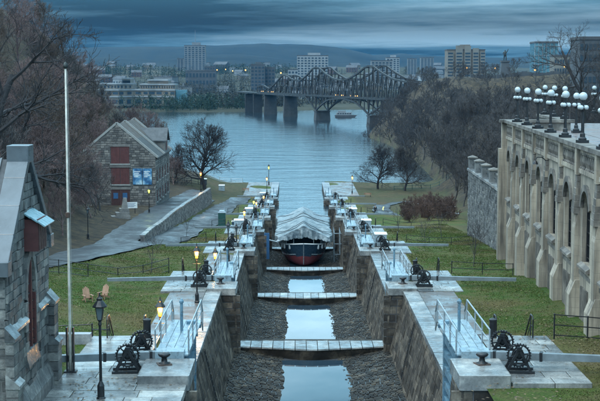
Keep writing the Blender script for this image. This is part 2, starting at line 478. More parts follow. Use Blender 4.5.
# ------------------------------------------------------------------ layout of the lock flight
AX = 1.1                                        # canal axis, runs along +Y
GATES = [(50.3, 17.2), (89.7, 14.3), (130.5, 11.4), (169.0, 8.7), (209.0, 6.2), (250.0, 3.8), (291.0, 1.5)]
GY = [g[0] for g in GATES]; GZ = [g[1] for g in GATES]
SILL = [z - d for z, d in zip(GZ, (4.0, 4.1, 4.6, 4.9, 5.0, 5.0, 5.0))]
FLOOR = [s - .75 for s in SILL]
ORD = ['nearest', 'second', 'third', 'fourth', 'fifth', 'sixth', 'seventh']
SIDE = {-1: 'left', 1: 'right'}
nearY = [0]; nearZ = [GZ[0]]
for k in range(6):
    nearY += [GY[k] + 9.4, GY[k] + 12.6]; nearZ += [GZ[k] - .03, GZ[k + 1] + .02]
nearY.append(600); nearZ.append(GZ[6])
farY = [0] + [y + 7 for y in GY] + [345]; farZ = [18.3] + [z - .25 for z in GZ] + [1.3]
def sstep(a, b, x):
    t = np.clip((x - a) / (b - a), 0, 1); return t * t * (3 - 2 * t)
ROAD = {'lower': ([60, 84, 95, 105, 115, 128, 145, 165, 200, 245, 275, 296], [-46, -35, -28.5, -24.6, -22, -19.8, -17.3, -15.2, -14.5, -14.2, -13.7, -12.6], 2.35),
        'upper': ([118, 130, 145, 165, 200, 240, 285], [-21.5, -20.9, -20.4, -20.6, -20.6, -20.4, -20.2], 2.3),
        'right': ([221, 226, 232, 245, 258, 268, 278, 286], [17.0, 16.4, 16.0, 16.0, 17.2, 19.6, 24, 30], 1.6)}
def road_x(n, Y): return np.interp(Y, ROAD[n][0], ROAD[n][1])
LX_Y = [0, 84, 100, 115, 130, 150, 192, 203, 238, 252, 345]; LX = [-44, -44, -34, -27.5, -24.6, -23.8, -25, -40, -40, -27, -25]
RX_Y = [0, 140, 166, 200, 260, 330, 370, 450, 550, 620, 665, 720, 780]; RX = [30, 24, 24, 28, 32, 35, 38, 40, 38, 33, 45, 62, 140]
def wob(X, Y):
    return np.sin(X * .31 + Y * .17) * .35 + np.sin(X * .11 - Y * .23 + 2) * .4 + np.sin(X * .71 + Y * .53) * .12
def ground(X, Y, road=True):
    X = np.asarray(X, float); Y = np.asarray(Y, float)
    w = sstep(9.6, 20, np.abs(X - AX))
    z = (1 - w) * np.interp(Y, nearY, nearZ) + w * np.interp(Y, farY, farZ) - .10
    up = np.interp(Y, [148, 175, 205, 260, 345], [0, 1.1, 1.9, 2.6, 2.5])
    z = z + up * sstep(0, 1, (-17.55 - X) / np.interp(Y, [0, 262, 290, 345], [.4, .4, 8, 9]))
    # banks
    d = np.interp(Y, LX_Y, LX) - X
    lh = np.where(d > 0, np.minimum(d, 5) * .24 + np.clip(d - 5, 0, 45) * .92, 0)
    d2 = X - np.interp(Y, RX_Y, RX)
    cap = np.interp(Y, [0, 160, 250, 420, 490, 540, 640, 700], [8, 9, 11, 12, 15, 27, 26, 16])
    rh = np.where(d2 > 0, np.minimum(d2 * np.interp(Y, [160, 300, 360], [.5, .55, .95]), cap + np.clip(d2 - 40, 0, 200) * .03), 0)
    bank = np.clip((lh + rh) / 2, 0, 1)
    # retained ground behind the rubble wall
    ret = np.where((X > 21.9) & (Y > 112), 17.2 + .3 * (X - 21.9), -50) - sstep(160, 172, Y) * 60
    z = np.maximum(z + lh + rh, ret) + wob(X, Y) * (.12 + .9 * bank)
    # shore
    shore = 341 + 2.0 * np.sin(X * .21) + np.where(X < -60, 40, 0)
    sea = sstep(0, 7, Y - shore) * (1 - sstep(-3, 4, d2))
    z = z * (1 - sea) + sea * -3.0
    z = np.where((Y > 352) & (d2 <= 0), np.minimum(z, -3 + 3 * sstep(-5, 0, d2)), z)
    if road:
        for n in ROAD:
            y0, y1 = ROAD[n][0][0], ROAD[n][0][-1]
            m = (np.abs(X - road_x(n, Y)) < ROAD[n][2] + .35) & (Y > y0) & (Y < y1)
            z = np.where(m, z - .14, z)
    return z
def gz(x, y): return float(ground(x, y, False))
def litter(X, Y):
    d = np.interp(Y, LX_Y, LX) - X; d2 = X - np.interp(Y, RX_Y, RX)
    l = np.maximum(sstep(-3.0, 1.0, d + wob(X * 2, Y * 2)), sstep(-5, 3, d2 + 3 * wob(X, Y)) * (Y > 150))
    l = np.maximum(l, (X < -22.3) & (Y > 112) & (Y < 300))
    l = np.maximum(l, .65 * sstep(210, 260, Y) * (np.abs(X - AX) > 12))
    return np.clip(l, 0, 1)
def grid(name, xs, ys, zf, mat, parent=None, attr=None, smooth=True):
    Xg, Yg = np.meshgrid(xs, ys); Zg = zf(Xg, Yg)
    nx, ny = len(xs), len(ys)
    co = np.stack([Xg, Yg, Zg], -1).reshape(-1, 3)
    i = np.arange((ny - 1) * nx).reshape(ny - 1, nx)[:, :-1].ravel()
    fa = np.stack([i, i + 1, i + nx + 1, i + nx], -1)
    me = bpy.data.meshes.new(name); me.from_pydata(co.tolist(), [], fa.tolist()); me.update()
    if smooth: me.shade_smooth()
    if attr is not None:
        a = me.attributes.new('litter', 'FLOAT', 'POINT'); a.data.foreach_set('value', attr(Xg, Yg).ravel().astype(np.float32))
    return link(name, me, mat, parent)
ysl = np.concatenate([np.arange(24, 120, .8), np.arange(120, 352, 1.3), np.arange(352, 800, 6)])
xsl = np.concatenate([np.arange(-190, -40, 4), np.arange(-40, -17.9, .8), [-17.95, -17.55], np.arange(-16.9, -5.5, .7), [-5.3]])
xsr = np.concatenate([[7.5], np.arange(8, 30, .8), np.arange(30, 60, 1.6), np.arange(60, 300, 6)])
tag(grid('ground', xsl, ysl, ground, 'grass', attr=litter), 'lawn and wooded bank on the left of the canal', kind='structure')
tag(grid('ground', xsr, ysl, ground, 'grass', attr=litter), 'lawn and wooded hill on the right of the canal', kind='structure')
for n, lab in (('lower', 'wet asphalt road curving down past the stone wall'), ('upper', 'asphalt branch road running past the stone museum'), ('right', 'asphalt footpath curving away on the right lawn')):
    ys = np.arange(ROAD[n][0][0], ROAD[n][0][-1], .9); W = ROAD[n][2]
    off = np.linspace(-W, W, 7)
    vs = []; fs = []
    for i, y in enumerate(ys):
        cx = float(road_x(n, y))
        for o_ in off:
            x = cx + o_ + .12 * math.sin(y * .9 + o_) * (abs(o_) == W)
            lim = x if not (n == 'lower' and y > 149) else max(x, -17.4)
            vs.append((lim, y, gz(lim, y) + (.05 if n != 'upper' else .042)))
    for i in range(len(ys) - 1):
        for j in range(6): a = i * 7 + j; fs.append((a, a + 1, a + 8, a + 7))
    me = bpy.data.meshes.new('road'); me.from_pydata(vs, [], fs); me.shade_smooth()
    tag(link('road' if n != 'right' else 'footpath', me, 'asphalt'), lab, kind='structure')
# painted line on the right footpath
mb = MB()
for y in np.arange(238, 252, .7):
    x0, x1 = float(road_x('right', y)), float(road_x('right', y + .7))
    mb.add([(x0 + .25, y, gz(x0, y) + .075), (x0 + .5, y, gz(x0, y) + .075), (x1 + .5, y + .7, gz(x1, y + .7) + .075), (x1 + .25, y + .7, gz(x1, y + .7) + .075)], [(0, 1, 2, 3)])
tag(mb.build('path_marking', 'yellow_paint'), 'pale yellow line painted on the right footpath', kind='structure')
# towpaths beside the copings
for s in (-1, 1):
    for k in range(1, 7):
        y0, y1 = GY[k - 1] + 12.7, GY[k] - .02
        x0, x1 = AX + s * 7.45, AX + s * 9.9
        mb = MB(); n = 12
        vs = []; fs = []
        for i in range(n + 1):
            y = y0 + (y1 - y0) * i / n
            vs += [(x0, y, GZ[k] - .055), (x1, y, GZ[k] - .055)]
        for i in range(n): fs.append((2 * i, 2 * i + 1, 2 * i + 3, 2 * i + 2) if s > 0 else (2 * i + 1, 2 * i, 2 * i + 2, 2 * i + 3))
        mb.add(vs, fs)
        tag(mb.build('towpath', 'path_paving'), None, kind='structure')
    mb = MB(); mb.box2((AX + s * 7.45, 300.6, 1.0), (AX + s * 13.5, 338, 1.46))
    tag(mb.build('quay', 'path_paving'), None, kind='structure')
# river
mb = MB(); mb.add([(-2500, 251.5, 0), (2500, 251.5, 0), (2500, 1500, 0), (-2500, 1500, 0)], [(0, 1, 2, 3)])
tag(mb.build('river', 'river_water'), 'wide grey blue river', kind='structure')
# far shore and hills
def far_z(X, Y):
    sh = 1040 + 40 * np.sin(X * .011 + 1) + 25 * np.sin(X * .031) + np.where(X > 60, (X - 60) * .9, 0) + np.where(X < -150, (X + 150) * .35, 0)
    d = Y - sh
    return -2 + 4 * sstep(-5, 20, d) + 5 * sstep(20, 400, d) + 40 * sstep(250, 1900, d) + np.sin(X * .02) * np.sin(Y * .013) * 1.2 * sstep(50, 300, d)
xs = np.concatenate([np.arange(-4800, -700, 200), np.arange(-700, 900, 22), np.arange(900, 4801, 200)])
ys = np.concatenate([np.arange(900, 1500, 14), np.arange(1500, 5400, 100)])
tag(grid('far_shore', xs, ys, far_z, 'far_ground'), 'far river bank under the city', kind='structure')
def ridge(name, lab, Y0, depth, prof, amp, seed):
    px, py = zip(*prof)
    Hs = [(75 - q) / 1300 * Y0 + CAM_Z for q in py]; Xs = [(p - 296.3) / 1300 * Y0 for p in px]
    r2 = np.random.default_rng(seed); ph = r2.random(24) * 6.28
    def zf(X, Y):
        b = np.interp(X, Xs, Hs)
        for i in range(12): b = b + amp * .3 * np.sin(X * .0065 * (i + 1) * 1.37 + ph[i] + Y * .001 * i) / (1 + i * .55)
        return 12 + (b - 12) * np.sin(np.clip((Y - Y0 + depth) / depth, 0, 1) * math.pi / 2) ** 1.3
    xs = np.arange(Xs[0], Xs[-1], 14); ys = np.linspace(Y0 - depth, Y0 + 10, 26)
    tag(grid(name, xs, ys, zf, 'hill_forest'), lab, kind='structure')
ridge('hills', 'long blue forested ridge on the horizon', 4800, 900, [(-500, 52), (0, 52), (60, 50), (110, 47), (170, 47), (215, 46), (270, 44.5), (310, 44.5), (345, 49), (372, 55), (400, 54), (450, 58), (520, 57), (600, 55), (1100, 52)], 4, 1)
ridge('hills', 'lower blue foothill in front of the ridge', 3800, 700, [(-500, 66), (60, 60), (110, 57), (160, 60), (205, 55), (240, 54.5), (275, 58), (310, 62), (400, 66), (470, 64), (560, 62), (700, 62), (1100, 66)], 3, 2)
# drifts of old snow and washed stone by the right footpath
for i, pts in enumerate([[(25.0, 240), (25.6, 233), (26.6, 227), (28.0, 222)], [(26.5, 246), (29, 249), (31, 252)], [(24.5, 262), (28, 268), (31, 270)]]):
    mb = MB(); n = len(pts)
    P = []
    for j in range(n - 1):
        for q in range(4):
            f = q / 4; P.append((pts[j][0] * (1 - f) + pts[j + 1][0] * f, pts[j][1] * (1 - f) + pts[j + 1][1] * f))
    for (x, y) in P:
        x += rng.uniform(-.3, .3); r = rng.uniform(.35, .75); z = gz(x, y)
        mb.lathe([(r, -.15), (r * .9, .08), (r * .5, .18), (.02, .22)], 7, (x, y, z))
    tag(mb.build('snow_patch', 'snow', smooth=True), None, kind='stuff')

# ------------------------------------------------------------------ the lock flight
STAIR = []
def hw(k, z, top, bot, zt=None):
    zt = GZ[k] if zt is None else zt
    f = (z - FLOOR[k]) / (zt - FLOOR[k]); return bot + (top - bot) * f
for k in range(1, 7):
    Y0, Y1 = GY[k - 1] + 11.2, GY[k] - .03
    zt, zf = GZ[k] - .3, FLOOR[k] - .15
    for s in (-1, 1):
        rn = random.Random(100 * k + s)
        xt, xb = AX + s * 6.4, AX + s * 5.3
        root = thing('lock_wall', f'battered masonry wall on the {SIDE[s]} of the {ORD[k-1]} lock basin', 'lock wall', (xt, Y0, zt), group='lock basin walls')
        o = tuple(root.location)
        L = Y1 - Y0; H = math.hypot(zt - zf, xt - xb)
        V = Vector((xt - xb, 0, zt - zf)).normalized(); U = Vector((0, -s, 0))
        N = U.cross(V); O = Vector((xb, Y1 if s > 0 else Y0, zf))
        m = MB(o); e = -N * .06
        m.hexa([tuple(O + e), tuple(O + U * L + e), tuple(O + U * L + e - N * 1.2), tuple(O + e - N * 1.2),
                tuple(O + V * H + e), tuple(O + V * H + U * L + e), tuple(O + V * H + U * L + e - N * 1.2), tuple(O + V * H + e - N * 1.2)])
        m.build('backing', 'mortar', root)
        if k == 1:
            rs = rects(L, H, .50, 1.35, rn, gap=.026)
            stones_single('stone', 'lock_stone', root, O, U, V, N, rs, rn)
        else:
            rs = rects(L, H, .50, 1.5, rn, gap=.028); m = MB(o); stones_joined(m, O, U, V, N, rs, rn)
            tag(m.build('stonework', 'lock_stone_joined', root), kind='stuff')
        y = Y0
        while y < Y1 - .2:
            l = min(rn.uniform(1.2, 1.9), Y1 - y)
            if Y1 - y - l < .5: l = Y1 - y
            block('coping_stone', 'coping', root, (s * .48, y + l / 2 - o[1], .15 + rn.uniform(-.01, .01)), (1.05, l - .025, .3))
            y += l
        # ladder rungs down the wall
        if k <= 3:
            ld = MB(o); yl = (Y0 + Y1) / 2 + 4 * s
            for j in range(12):
                z = zt - .3 - j * .35; f = (z - zf) / (zt - zf); x = xb + (xt - xb) * f - s * .16
                ld.bar((x, yl - .22, z), (x, yl + .22, z), .035)
            for q in (-.22, .22):
                ld.bar((xt - s * .16, yl + q, zt), (xb + (xt - xb) * .25 - s * .16, yl + q, zf + (zt - zf) * .25), .04)
            ld.build('ladder', 'iron', root)
for s in (-1, 1):                                                   # river mouth walls beyond the last gate
    root = thing('lock_wall', f'dark approach wall at the river mouth on the {SIDE[s]}', 'lock wall', (AX + s * 5.6, 300.6, 1.2), group='lock basin walls')
    m = MB(tuple(root.location)); m.box2((AX + s * 5.6, 300.6, -3), (AX + s * 7.4, 338, 1.17)); m.build('backing', 'mortar', root)
    rn = random.Random(5 + s); U = Vector((0, -s, 0)); V = Vector((0, 0, 1)); N = U.cross(V)
    m = MB(tuple(root.location)); stones_joined(m, (AX + s * 5.6, 338 if s > 0 else 300.6, -.8), U, V, N, rects(37.4, 1.95, .5, 1.4, rn), rn)
    tag(m.build('stonework', 'lock_stone_joined', root), kind='stuff')
    for i in range(20): block('coping_stone', 'dark_coping', root, (s * .88, .9 + i * 1.87, .15), (1.85, 1.84, .3))
    for yy in (337.2, 334.6):                                       # timber fender posts standing over the wall end
        m = MB((AX + s * 5.2, yy, -2)); m.tube([(AX + s * 5.2, yy, -2), (AX + s * 5.2, yy, 3.4)], .28, 8)
        m.lathe([(.28, 0), (.32, .05), (.2, .3), (.02, .34)], 8, (AX + s * 5.2, yy, 3.4))
        tag(m.build('fender_post', 'gate_dark'), f'dark timber fender post at the {SIDE[s]} river mouth, {"outer" if yy > 336 else "inner"} one', 'post', 'fender posts')
# basin floors with a trough of standing water
for k in range(1, 6):
    Y0, Y1 = GY[k - 1] + 2.2, GY[k] + 2.6
    zf = FLOOR[k]; xs = np.linspace(AX - 5.6, AX + 5.6, 15); ys = np.linspace(Y0, Y1, 12)
    fl = grid('lock_floor', xs, ys, lambda X, Y: zf + .55 * ((X - AX) / 5.3) ** 2 - .06, 'lock_floor')
    tag(fl, f'stone floor of the {ORD[k-1]} lock basin', kind='structure')
    rn = random.Random(k); m = MB()
    y = max(Y0, GY[k] - 24)
    while y < Y1 - .3:
        l = rn.uniform(.28, .5); x = AX - 5.4 - rn.random() * .4
        while x < AX + 5.5:
            wd = rn.uniform(.22, .55); a, b = max(x, AX - 5.5), min(x + wd, AX + 5.5); x += wd
            mid = abs((a + b) / 2 - AX)
            if mid < 1.9 or b - a < .12: continue
            t_ = rn.uniform(-.01, .035)
            z0 = zf + .55 * ((a - AX) / 5.3) ** 2; z1 = zf + .55 * ((b - AX) / 5.3) ** 2; g = .018
            m.hexa([(a + g, y + g, z0 - .15), (b - g, y + g, z1 - .15), (b - g, y + l - g, z1 - .15), (a + g, y + l - g, z0 - .15),
                    (a + 2 * g, y + 2 * g, z0 + t_), (b - 2 * g, y + 2 * g, z1 + t_), (b - 2 * g, y + l - 2 * g, z1 + t_), (a + 2 * g, y + l - 2 * g, z0 + t_)])
        y += l
    tag(m.build('floor_stones', 'floor_stone', fl), kind='stuff')
    vs = []; ys = np.linspace(Y0, Y1 - 3.4, 60); m = MB()
    for y in ys:
        wl_ = 2.25 + .12 * math.sin(y * .5 + k) + .05 * math.sin(y * 2.7) + .04 * math.sin(y * 6.1 + 1)
        wr_ = 2.1 + .12 * math.sin(y * .6 + 2 * k) + .05 * math.sin(y * 2.1 + 1) + .04 * math.sin(y * 7.1)
        vs += [(AX + .25 - wl_, y, zf + .115), (AX + .25 + wr_, y, zf + .115)]
    m.add(vs, [(2 * i, 2 * i + 1, 2 * i + 3, 2 * i + 2) for i in range(59)])
    tag(m.build('standing_water', 'puddle_water'), f'strip of pale standing water in the {ORD[k-1]} lock basin', kind='structure')
# mitre sills
for k in range(1, 6):
    y0 = GY[k] + .9; zs = SILL[k]
    root = thing('lock_sill', f'pale V shaped stone sill closing the {ORD[k-1]} drained lock basin', 'sill', (AX, y0, zs), group='lock sills')
    N_ = 13; 
    def fy(x): return -1.15 * (1 - abs(x) / 5.15) 
    m = MB(); m.hexa([(-5.3, .25, FLOOR[k] - zs - .3), (5.3, .25, FLOOR[k] - zs - .3), (5.3, 3, FLOOR[k] - zs - .3), (-5.3, 3, FLOOR[k] - zs - .3),
                      (-5.3, .25, -.11), (5.3, .25, -.11), (5.3, 3, -.11), (-5.3, 3, -.11)])
    m.add([(-5.2, .06, -.09), (0, fy(0) + .06, -.09), (5.2, .06, -.09), (5.2, .15, FLOOR[k] - zs - .3), (0, fy(0) + .15, FLOOR[k] - zs - .3), (-5.2, .15, FLOOR[k] - zs - .3)], [(0, 1, 4, 5), (1, 2, 3, 4)])
    m.build('sill_base', 'floor_stone', root)  # dark floor stone puts the shade of the sill front into its colour
    m = MB(); m.hexa([(-5.3, 2.2, FLOOR[k+1] - zs - .3), (5.3, 2.2, FLOOR[k+1] - zs - .3), (5.3, 3.2, FLOOR[k+1] - zs - .3), (-5.3, 3.2, FLOOR[k+1] - zs - .3),
                      (-5.3, 2.2, -.36), (5.3, 2.2, -.36), (5.3, 3.2, -.36), (-5.3, 3.2, -.36)]); m.build('breast_wall', 'lock_stone_joined', root)
    rn = random.Random(k * 7)
    for i in range(N_):
        a, b = -5.15 + 10.3 * i / N_, -5.15 + 10.3 * (i + 1) / N_
        m = MB(); dz = rn.uniform(-.015, .015); g = .025
        m.hexa([(a + g, fy(a), -.1), (b - g, fy(b), -.1), (b - g, 2.0, -.1), (a + g, 2.0, -.1), (a + g, fy(a) + .04, dz), (b - g, fy(b) + .04, dz), (b - g, 2.0, dz), (a + g, 2.0, dz)])
        m.build('sill_stone', 'wet_slab' if k < 4 else 'coping', root)
# landings: paved platform with the masonry pier at the canal edge
for k in range(7):
    y0, z0 = GATES[k]; zb = FLOOR[k] - .5
    for s in (-1, 1):
        rn = random.Random(900 + 10 * k + s)
        root = thing('lock_landing', f'wet paved stone landing on the {SIDE[s]} of the {ORD[k]} lock gate', 'landing', (AX + s * 8, y0, z0), group='lock landings')
        o = tuple(root.location)
        m = MB(o)                                                    # core, then stone faces
        def X(h): return AX + s * h
        m.hexa([(X(5.06), y0 + .06, zb), (X(7.5), y0 + .06, zb), (X(7.5), y0 + 3.2, zb), (X(5.06), y0 + 3.2, zb), (X(5.42), y0 + .06, z0 - .3), (X(7.5), y0 + .06, z0 - .3), (X(7.5), y0 + 3.2, z0 - .3), (X(5.42), y0 + 3.2, z0 - .3)])
        m.box2((X(7.3), y0 + 3.2, zb), (X(8.3), y0 + 11.1, z0 - .26)); m.box2((X(7.5), y0 + .05, z0 - 3.2), (X(10.55), y0 + 9.45, z0 - .26))
        m.build('core', 'mortar', root, fixn=True)
        m = MB(o)
        H = z0 - .3 - zb
        # front face of the pier towards the upper basin and its battered canal face
        if s > 0: stones_joined(m, (X(5.0), y0 + .05, zb), (1, 0, 0), (0, 0, 1), (0, -1, 0), rects(2.45, H, .5, 1.1, rn, clip=lambda u, v: True), rn, .1, (.0, .03))
        else: stones_joined(m, (X(7.45), y0 + .05, zb), (1, 0, 0), (0, 0, 1), (0, -1, 0), rects(2.45, H, .5, 1.1, rn), rn, .1, (.0, .03))
        V = Vector((s * .36, 0, H)).normalized(); U = Vector((0, -s, 0)); 
        stones_joined(m, (X(5.06), y0 + 3.2 if s > 0 else y0, zb), U, V, U.cross(V), rects(3.2, H, .5, 1.1, rn), rn, .1, (.0, .03))
        tag(m.build('stonework', 'lock_stone_joined', root), kind='stuff')
        # quoin block and slabs
        block('pier_block', 'coping', root, (s * (6.35 - 8), 1.55, -.06 if k else .02), (2.05, 3.2, .5 if k else .62))
        ext = 4 if (k == 0 and s < 0) else 0
        rows = 9 + ext; v = -ext * 9.5 / 9
        for r_ in range(rows):
            dl = 9.5 / 9; x = 7.42 if v > -.1 else 5.4
            while x < 10.5:
                w_ = rn.uniform(.9, 2.0); b = min(x + w_, 10.6)
                if 10.6 - b < .45: b = 10.6
                block('slab', 'wet_slab', root, (s * ((x + b) / 2 - 8), v + dl / 2, -.14 + rn.uniform(-.012, .008)), (b - x - .03, dl - .03, .28), (rn.uniform(-.004, .004), rn.uniform(-.004, .004), 0))
                x = b
            v += dl
        # steps down to the next level
        if k < 6:
            st = thing('stone_steps', f'stone steps going down behind the {SIDE[s]} landing of the {ORD[k]} gate', 'steps', (X(9.0), y0 + 9.5, GZ[k + 1]), group='steps behind landings')
            dz = (z0 - GZ[k + 1]) / 9
            for i in range(9):
                block('step', 'coping', st, (0, .17 + i * .34, z0 - GZ[k + 1] - dz * (i + 1) - .25), (1.6, .36, .6))
# ------------------------------------------------------------------ lock gear
def lock_gate(k, s):
    y0, z0 = GATES[k]; H = z0 - SILL[k] + .2
    near = k <= 2
    root = thing('lock_gate', f'open blue timber gate leaf with railed walkway on the {SIDE[s]}, {ORD[k]} gate', 'lock gate', (AX + s * 6.05, y0 + 3.5, z0), group='lock gates standing open')
    L = 6.8
    for nm, y in (('heel_post', .2), ('mitre_post', L - .2)):
        m = MB(); m.box((0, y, -H / 2 + .3), (.42, .42, H + .6)); m.build(nm, 'gate_timber', root)
    for i in range(6):
        m = MB(); m.box((0, L / 2, -.25 - i * (H - .6) / 5), (.36, L - .8, .32)); m.build('cross_beam', 'gate_timber', root)
    n = 10
    if near:
        for i in range(n): block('plank', 'gate_dark', root, (s * .24, .45 + (i + .5) * (L - .9) / n, -H / 2), (.09, (L - .9) / n - .02, H - .1))
    else:
        m = MB(); m.box((s * .24, L / 2, -H / 2), (.09, L - .9, H - .1)); m.build('planking', 'gate_dark', root)
    # walkway of long boards on brackets
    for j in range(4):
        block('deck_board', 'gate_deck', root, (s * (-.25 + j * .36), L / 2 + .3, .42), (.34, L + 1.0, .07))
    m = MB()
    for y in (.3, L * .36, L * .7, L):
        m.box((s * .25, y, .30), (1.4, .16, .16)); m.bar((s * .9, y, .25), (s * .1, y, -.6), .1)
    m.build('bracket', 'gate_timber', root)
    # railing on both edges
    for e in (-.42, .98):
        m = MB(); zt = 1.45
        ys = [.05, L * .33, L * .66, L + .55]
        for y in ys: m.tube([(s * e, y, .40), (s * e, y, zt)], .04, 6)
        m.tube([(s * e, ys[0], zt), (s * e, ys[-1], zt)], .036, 6); m.tube([(s * e, ys[0], .95), (s * e, ys[-1], .95)], .026, 6)
        m.tube([(s * e, ys[-1], .45), (s * e, ys[-1] + .75, -.1), ], .03, 6); m.tube([(s * e, ys[-1], zt), (s * e, ys[-1] + .8, .75), (s * e, ys[-1] + .8, -.2)], .036, 6)
        m.build('railing', 'galvanised', root)
    m = MB(); m.tube([(s * .3, L * .72, .4), (s * .3, L * .72, 1.75)], .07, 8); m.lathe([(.11, 0), (.11, .08), (.04, .18)], 8, (s * .3, L * .72, 1.75)); m.build('sluice_post', 'gate_timber', root)
    # housing over the heel post and the balance beam swung out over the lawn
    m = MB(); m.box((s * .35, -.05, .25), (1.2, .8, .75)); m.build('heel_housing', 'gate_deck', root)
    m = MB()
    P0, P1 = Vector((s * .7, -.1, .42)), Vector((s * 8.4, -2.3, .62))
    d = (P1 - P0).normalized(); x = d.cross(Vector((0, 0, 1))).normalized()
    q = []
    for P, w_, h_ in ((P0, .17, .17), (P1, .10, .11)):
        for a, b in ((-1, -1), (1, -1), (1, 1), (-1, 1)): q.append(tuple(P + x * a * w_ + Vector((0, 0, b * h_))))
    m.hexa(q); m.build('balance_beam', 'beam_timber', root)
    m = MB(); 
    for f in (.06, .3): 
        c = P0.lerp(P1, f); m.bar(c - d * .06, c + d * .06, .37, .37)
    m.build('beam_strap', 'iron', root)
    return root
for k in range(7):
    for s in (-1, 1): lock_gate(k, s)

def winch():
    """hand winch (crab): two A-frames, spoked gear wheel, drum, pinion and crank"""
    root = thing('lock_winch', '', 'winch', group='hand winches on the lock landings')
    for x in (-.38, .38):
        m = MB()
        m.bar((x, -.55, .06), (x, 0, 1.12), .09, .12); m.bar((x, .55, .06), (x, 0, 1.12), .09, .12)
        m.bar((x, -.36, .45), (x, .36, .45), .07, .09); m.box((x, 0, 1.14), (.14, .22, .16))
        m.torus((x, 0, .78), .17, .03, 'x', 14, 5)
        m.build('side_frame', 'iron', root)
        m = MB(); m.box((x, 0, .05), (.16, 1.45, .10)); m.build('skid', 'iron', root)
    m = MB(); m.torus((.22, .0, .80), .50, .045, 'x', 26, 5)
    for i in range(6):
        a = i * math.pi / 3 + .2; m.bar((.22, 0, .80), (.22, .5 * math.cos(a), .80 + .5 * math.sin(a)), .05, .06)
    for i in range(26):
        a = i * 2 * math.pi / 26; m.box((.22, .56 * math.cos(a), .80 + .56 * math.sin(a)), (.08, .05, .05))
    m.tube([(.12, 0, .8), (.32, 0, .8)], .09, 8); m.build('gear_wheel', 'iron', root)
    m = MB(); n = 12
    m.tube([(-.36, 0, .8), (.2, 0, .8)], .17, n); m.tube([(-.33, 0, .8), (-.28, 0, .8)], .27, n); m.tube([(.10, 0, .8), (.15, 0, .8)], .27, n)
    for i in range(5): m.torus((-.24 + i * .07, 0, .8), .18, .03, 'x', 12, 4)
    m.build('chain_drum', 'iron', root)
    m = MB(); m.tube([(-.5, .28, .55), (.5, .28, .55)], .04, 6); m.tube([(.16, .28, .55), (.29, .28, .55)], .13, 10); m.build('pinion_shaft', 'iron', root)
    for s in (-1, 1):
        m = MB(); m.bar((s * .52, .28, .55), (s * .52, .28 + .12 * s, .95), .04, .06); m.tube([(s * .52, .28 + .12 * s, .95), (s * .82, .28 + .12 * s, .95)], .03, 6)
        m.build('crank_handle', 'iron', root)
    return root
wp = winch(); wu = []
for k in range(7):
    y0, z0 = GATES[k]
    for s in (-1, 1):
        for j, (dy, h, a) in enumerate(((2.1, 8.0, .5), (4.9, 7.8, .35))):
            place(wp, wu, (AX + s * h, y0 + dy, z0 + .005), (1.0 + a) * s + (math.pi if s > 0 else 0), f'black iron hand winch on the {SIDE[s]} landing of the {ORD[k]} gate, {"front" if j == 0 else "rear"} one', .88)
def bollard():
    root = thing('mooring_bollard', '', 'bollard', group='mooring bollards')
    m = MB(); m.lathe([(.24, 0), (.24, .05), (.13, .10), (.11, .28), (.22, .34), (.26, .40), (.22, .46), (.05, .50)], 12); m.build('post', 'iron', root, smooth=True)
    m = MB(); m.box((0, 0, .02), (.55, .55, .04)); m.build('base_plate', 'rusty_iron', root); return root
bp = bollard(); bu = []
for k in range(7):
    y0, z0 = GATES[k]
    for s in (-1, 1):
        place(bp, bu, (AX + s * 6.5, y0 + 2.0, z0 + (.33 if k == 0 else .19)), .3, f'squat iron mooring bollard at the {SIDE[s]} canal edge of the {ORD[k]} gate')
def fence(name, label, pts, h=1.1, rails=(.12, .6, 1.08), step=2.2, mat='iron', r=.028, group=None, foot=True):
    """post and rail fence following the ground"""
    root = thing(name, label, 'fence', (*pts[0][:2], pts[0][2] if len(pts[0]) > 2 else gz(*pts[0][:2])), group=group)
    o = tuple(root.location); P = []
    for i in range(len(pts) - 1):
        a, b = pts[i], pts[i + 1]; d = math.hypot(b[0] - a[0], b[1] - a[1]); n = max(1, round(d / step))
        for j in range(n + (i == len(pts) - 2)):
            f = j / n; x, y = a[0] + (b[0] - a[0]) * f, a[1] + (b[1] - a[1]) * f
            z = gz(x, y) if len(a) < 3 else a[2] + (b[2] - a[2]) * f
            P.append((x, y, z))
    m = MB(); m.tube([(0, 0, -.15), (0, 0, h)], r * 1.35, 6); m.ball((0, 0, h), r * 1.7, 6, 4); me = m.mesh('post')
    for p in P:
        q = link('post', me, mat, root); q.location = (p[0] - o[0], p[1] - o[1], p[2] - o[2])
    for zr in rails:
        m = MB(o); m.tube([(p[0], p[1], p[2] + zr) for p in P], r, 5); m.build('rail', mat, root)
    return root
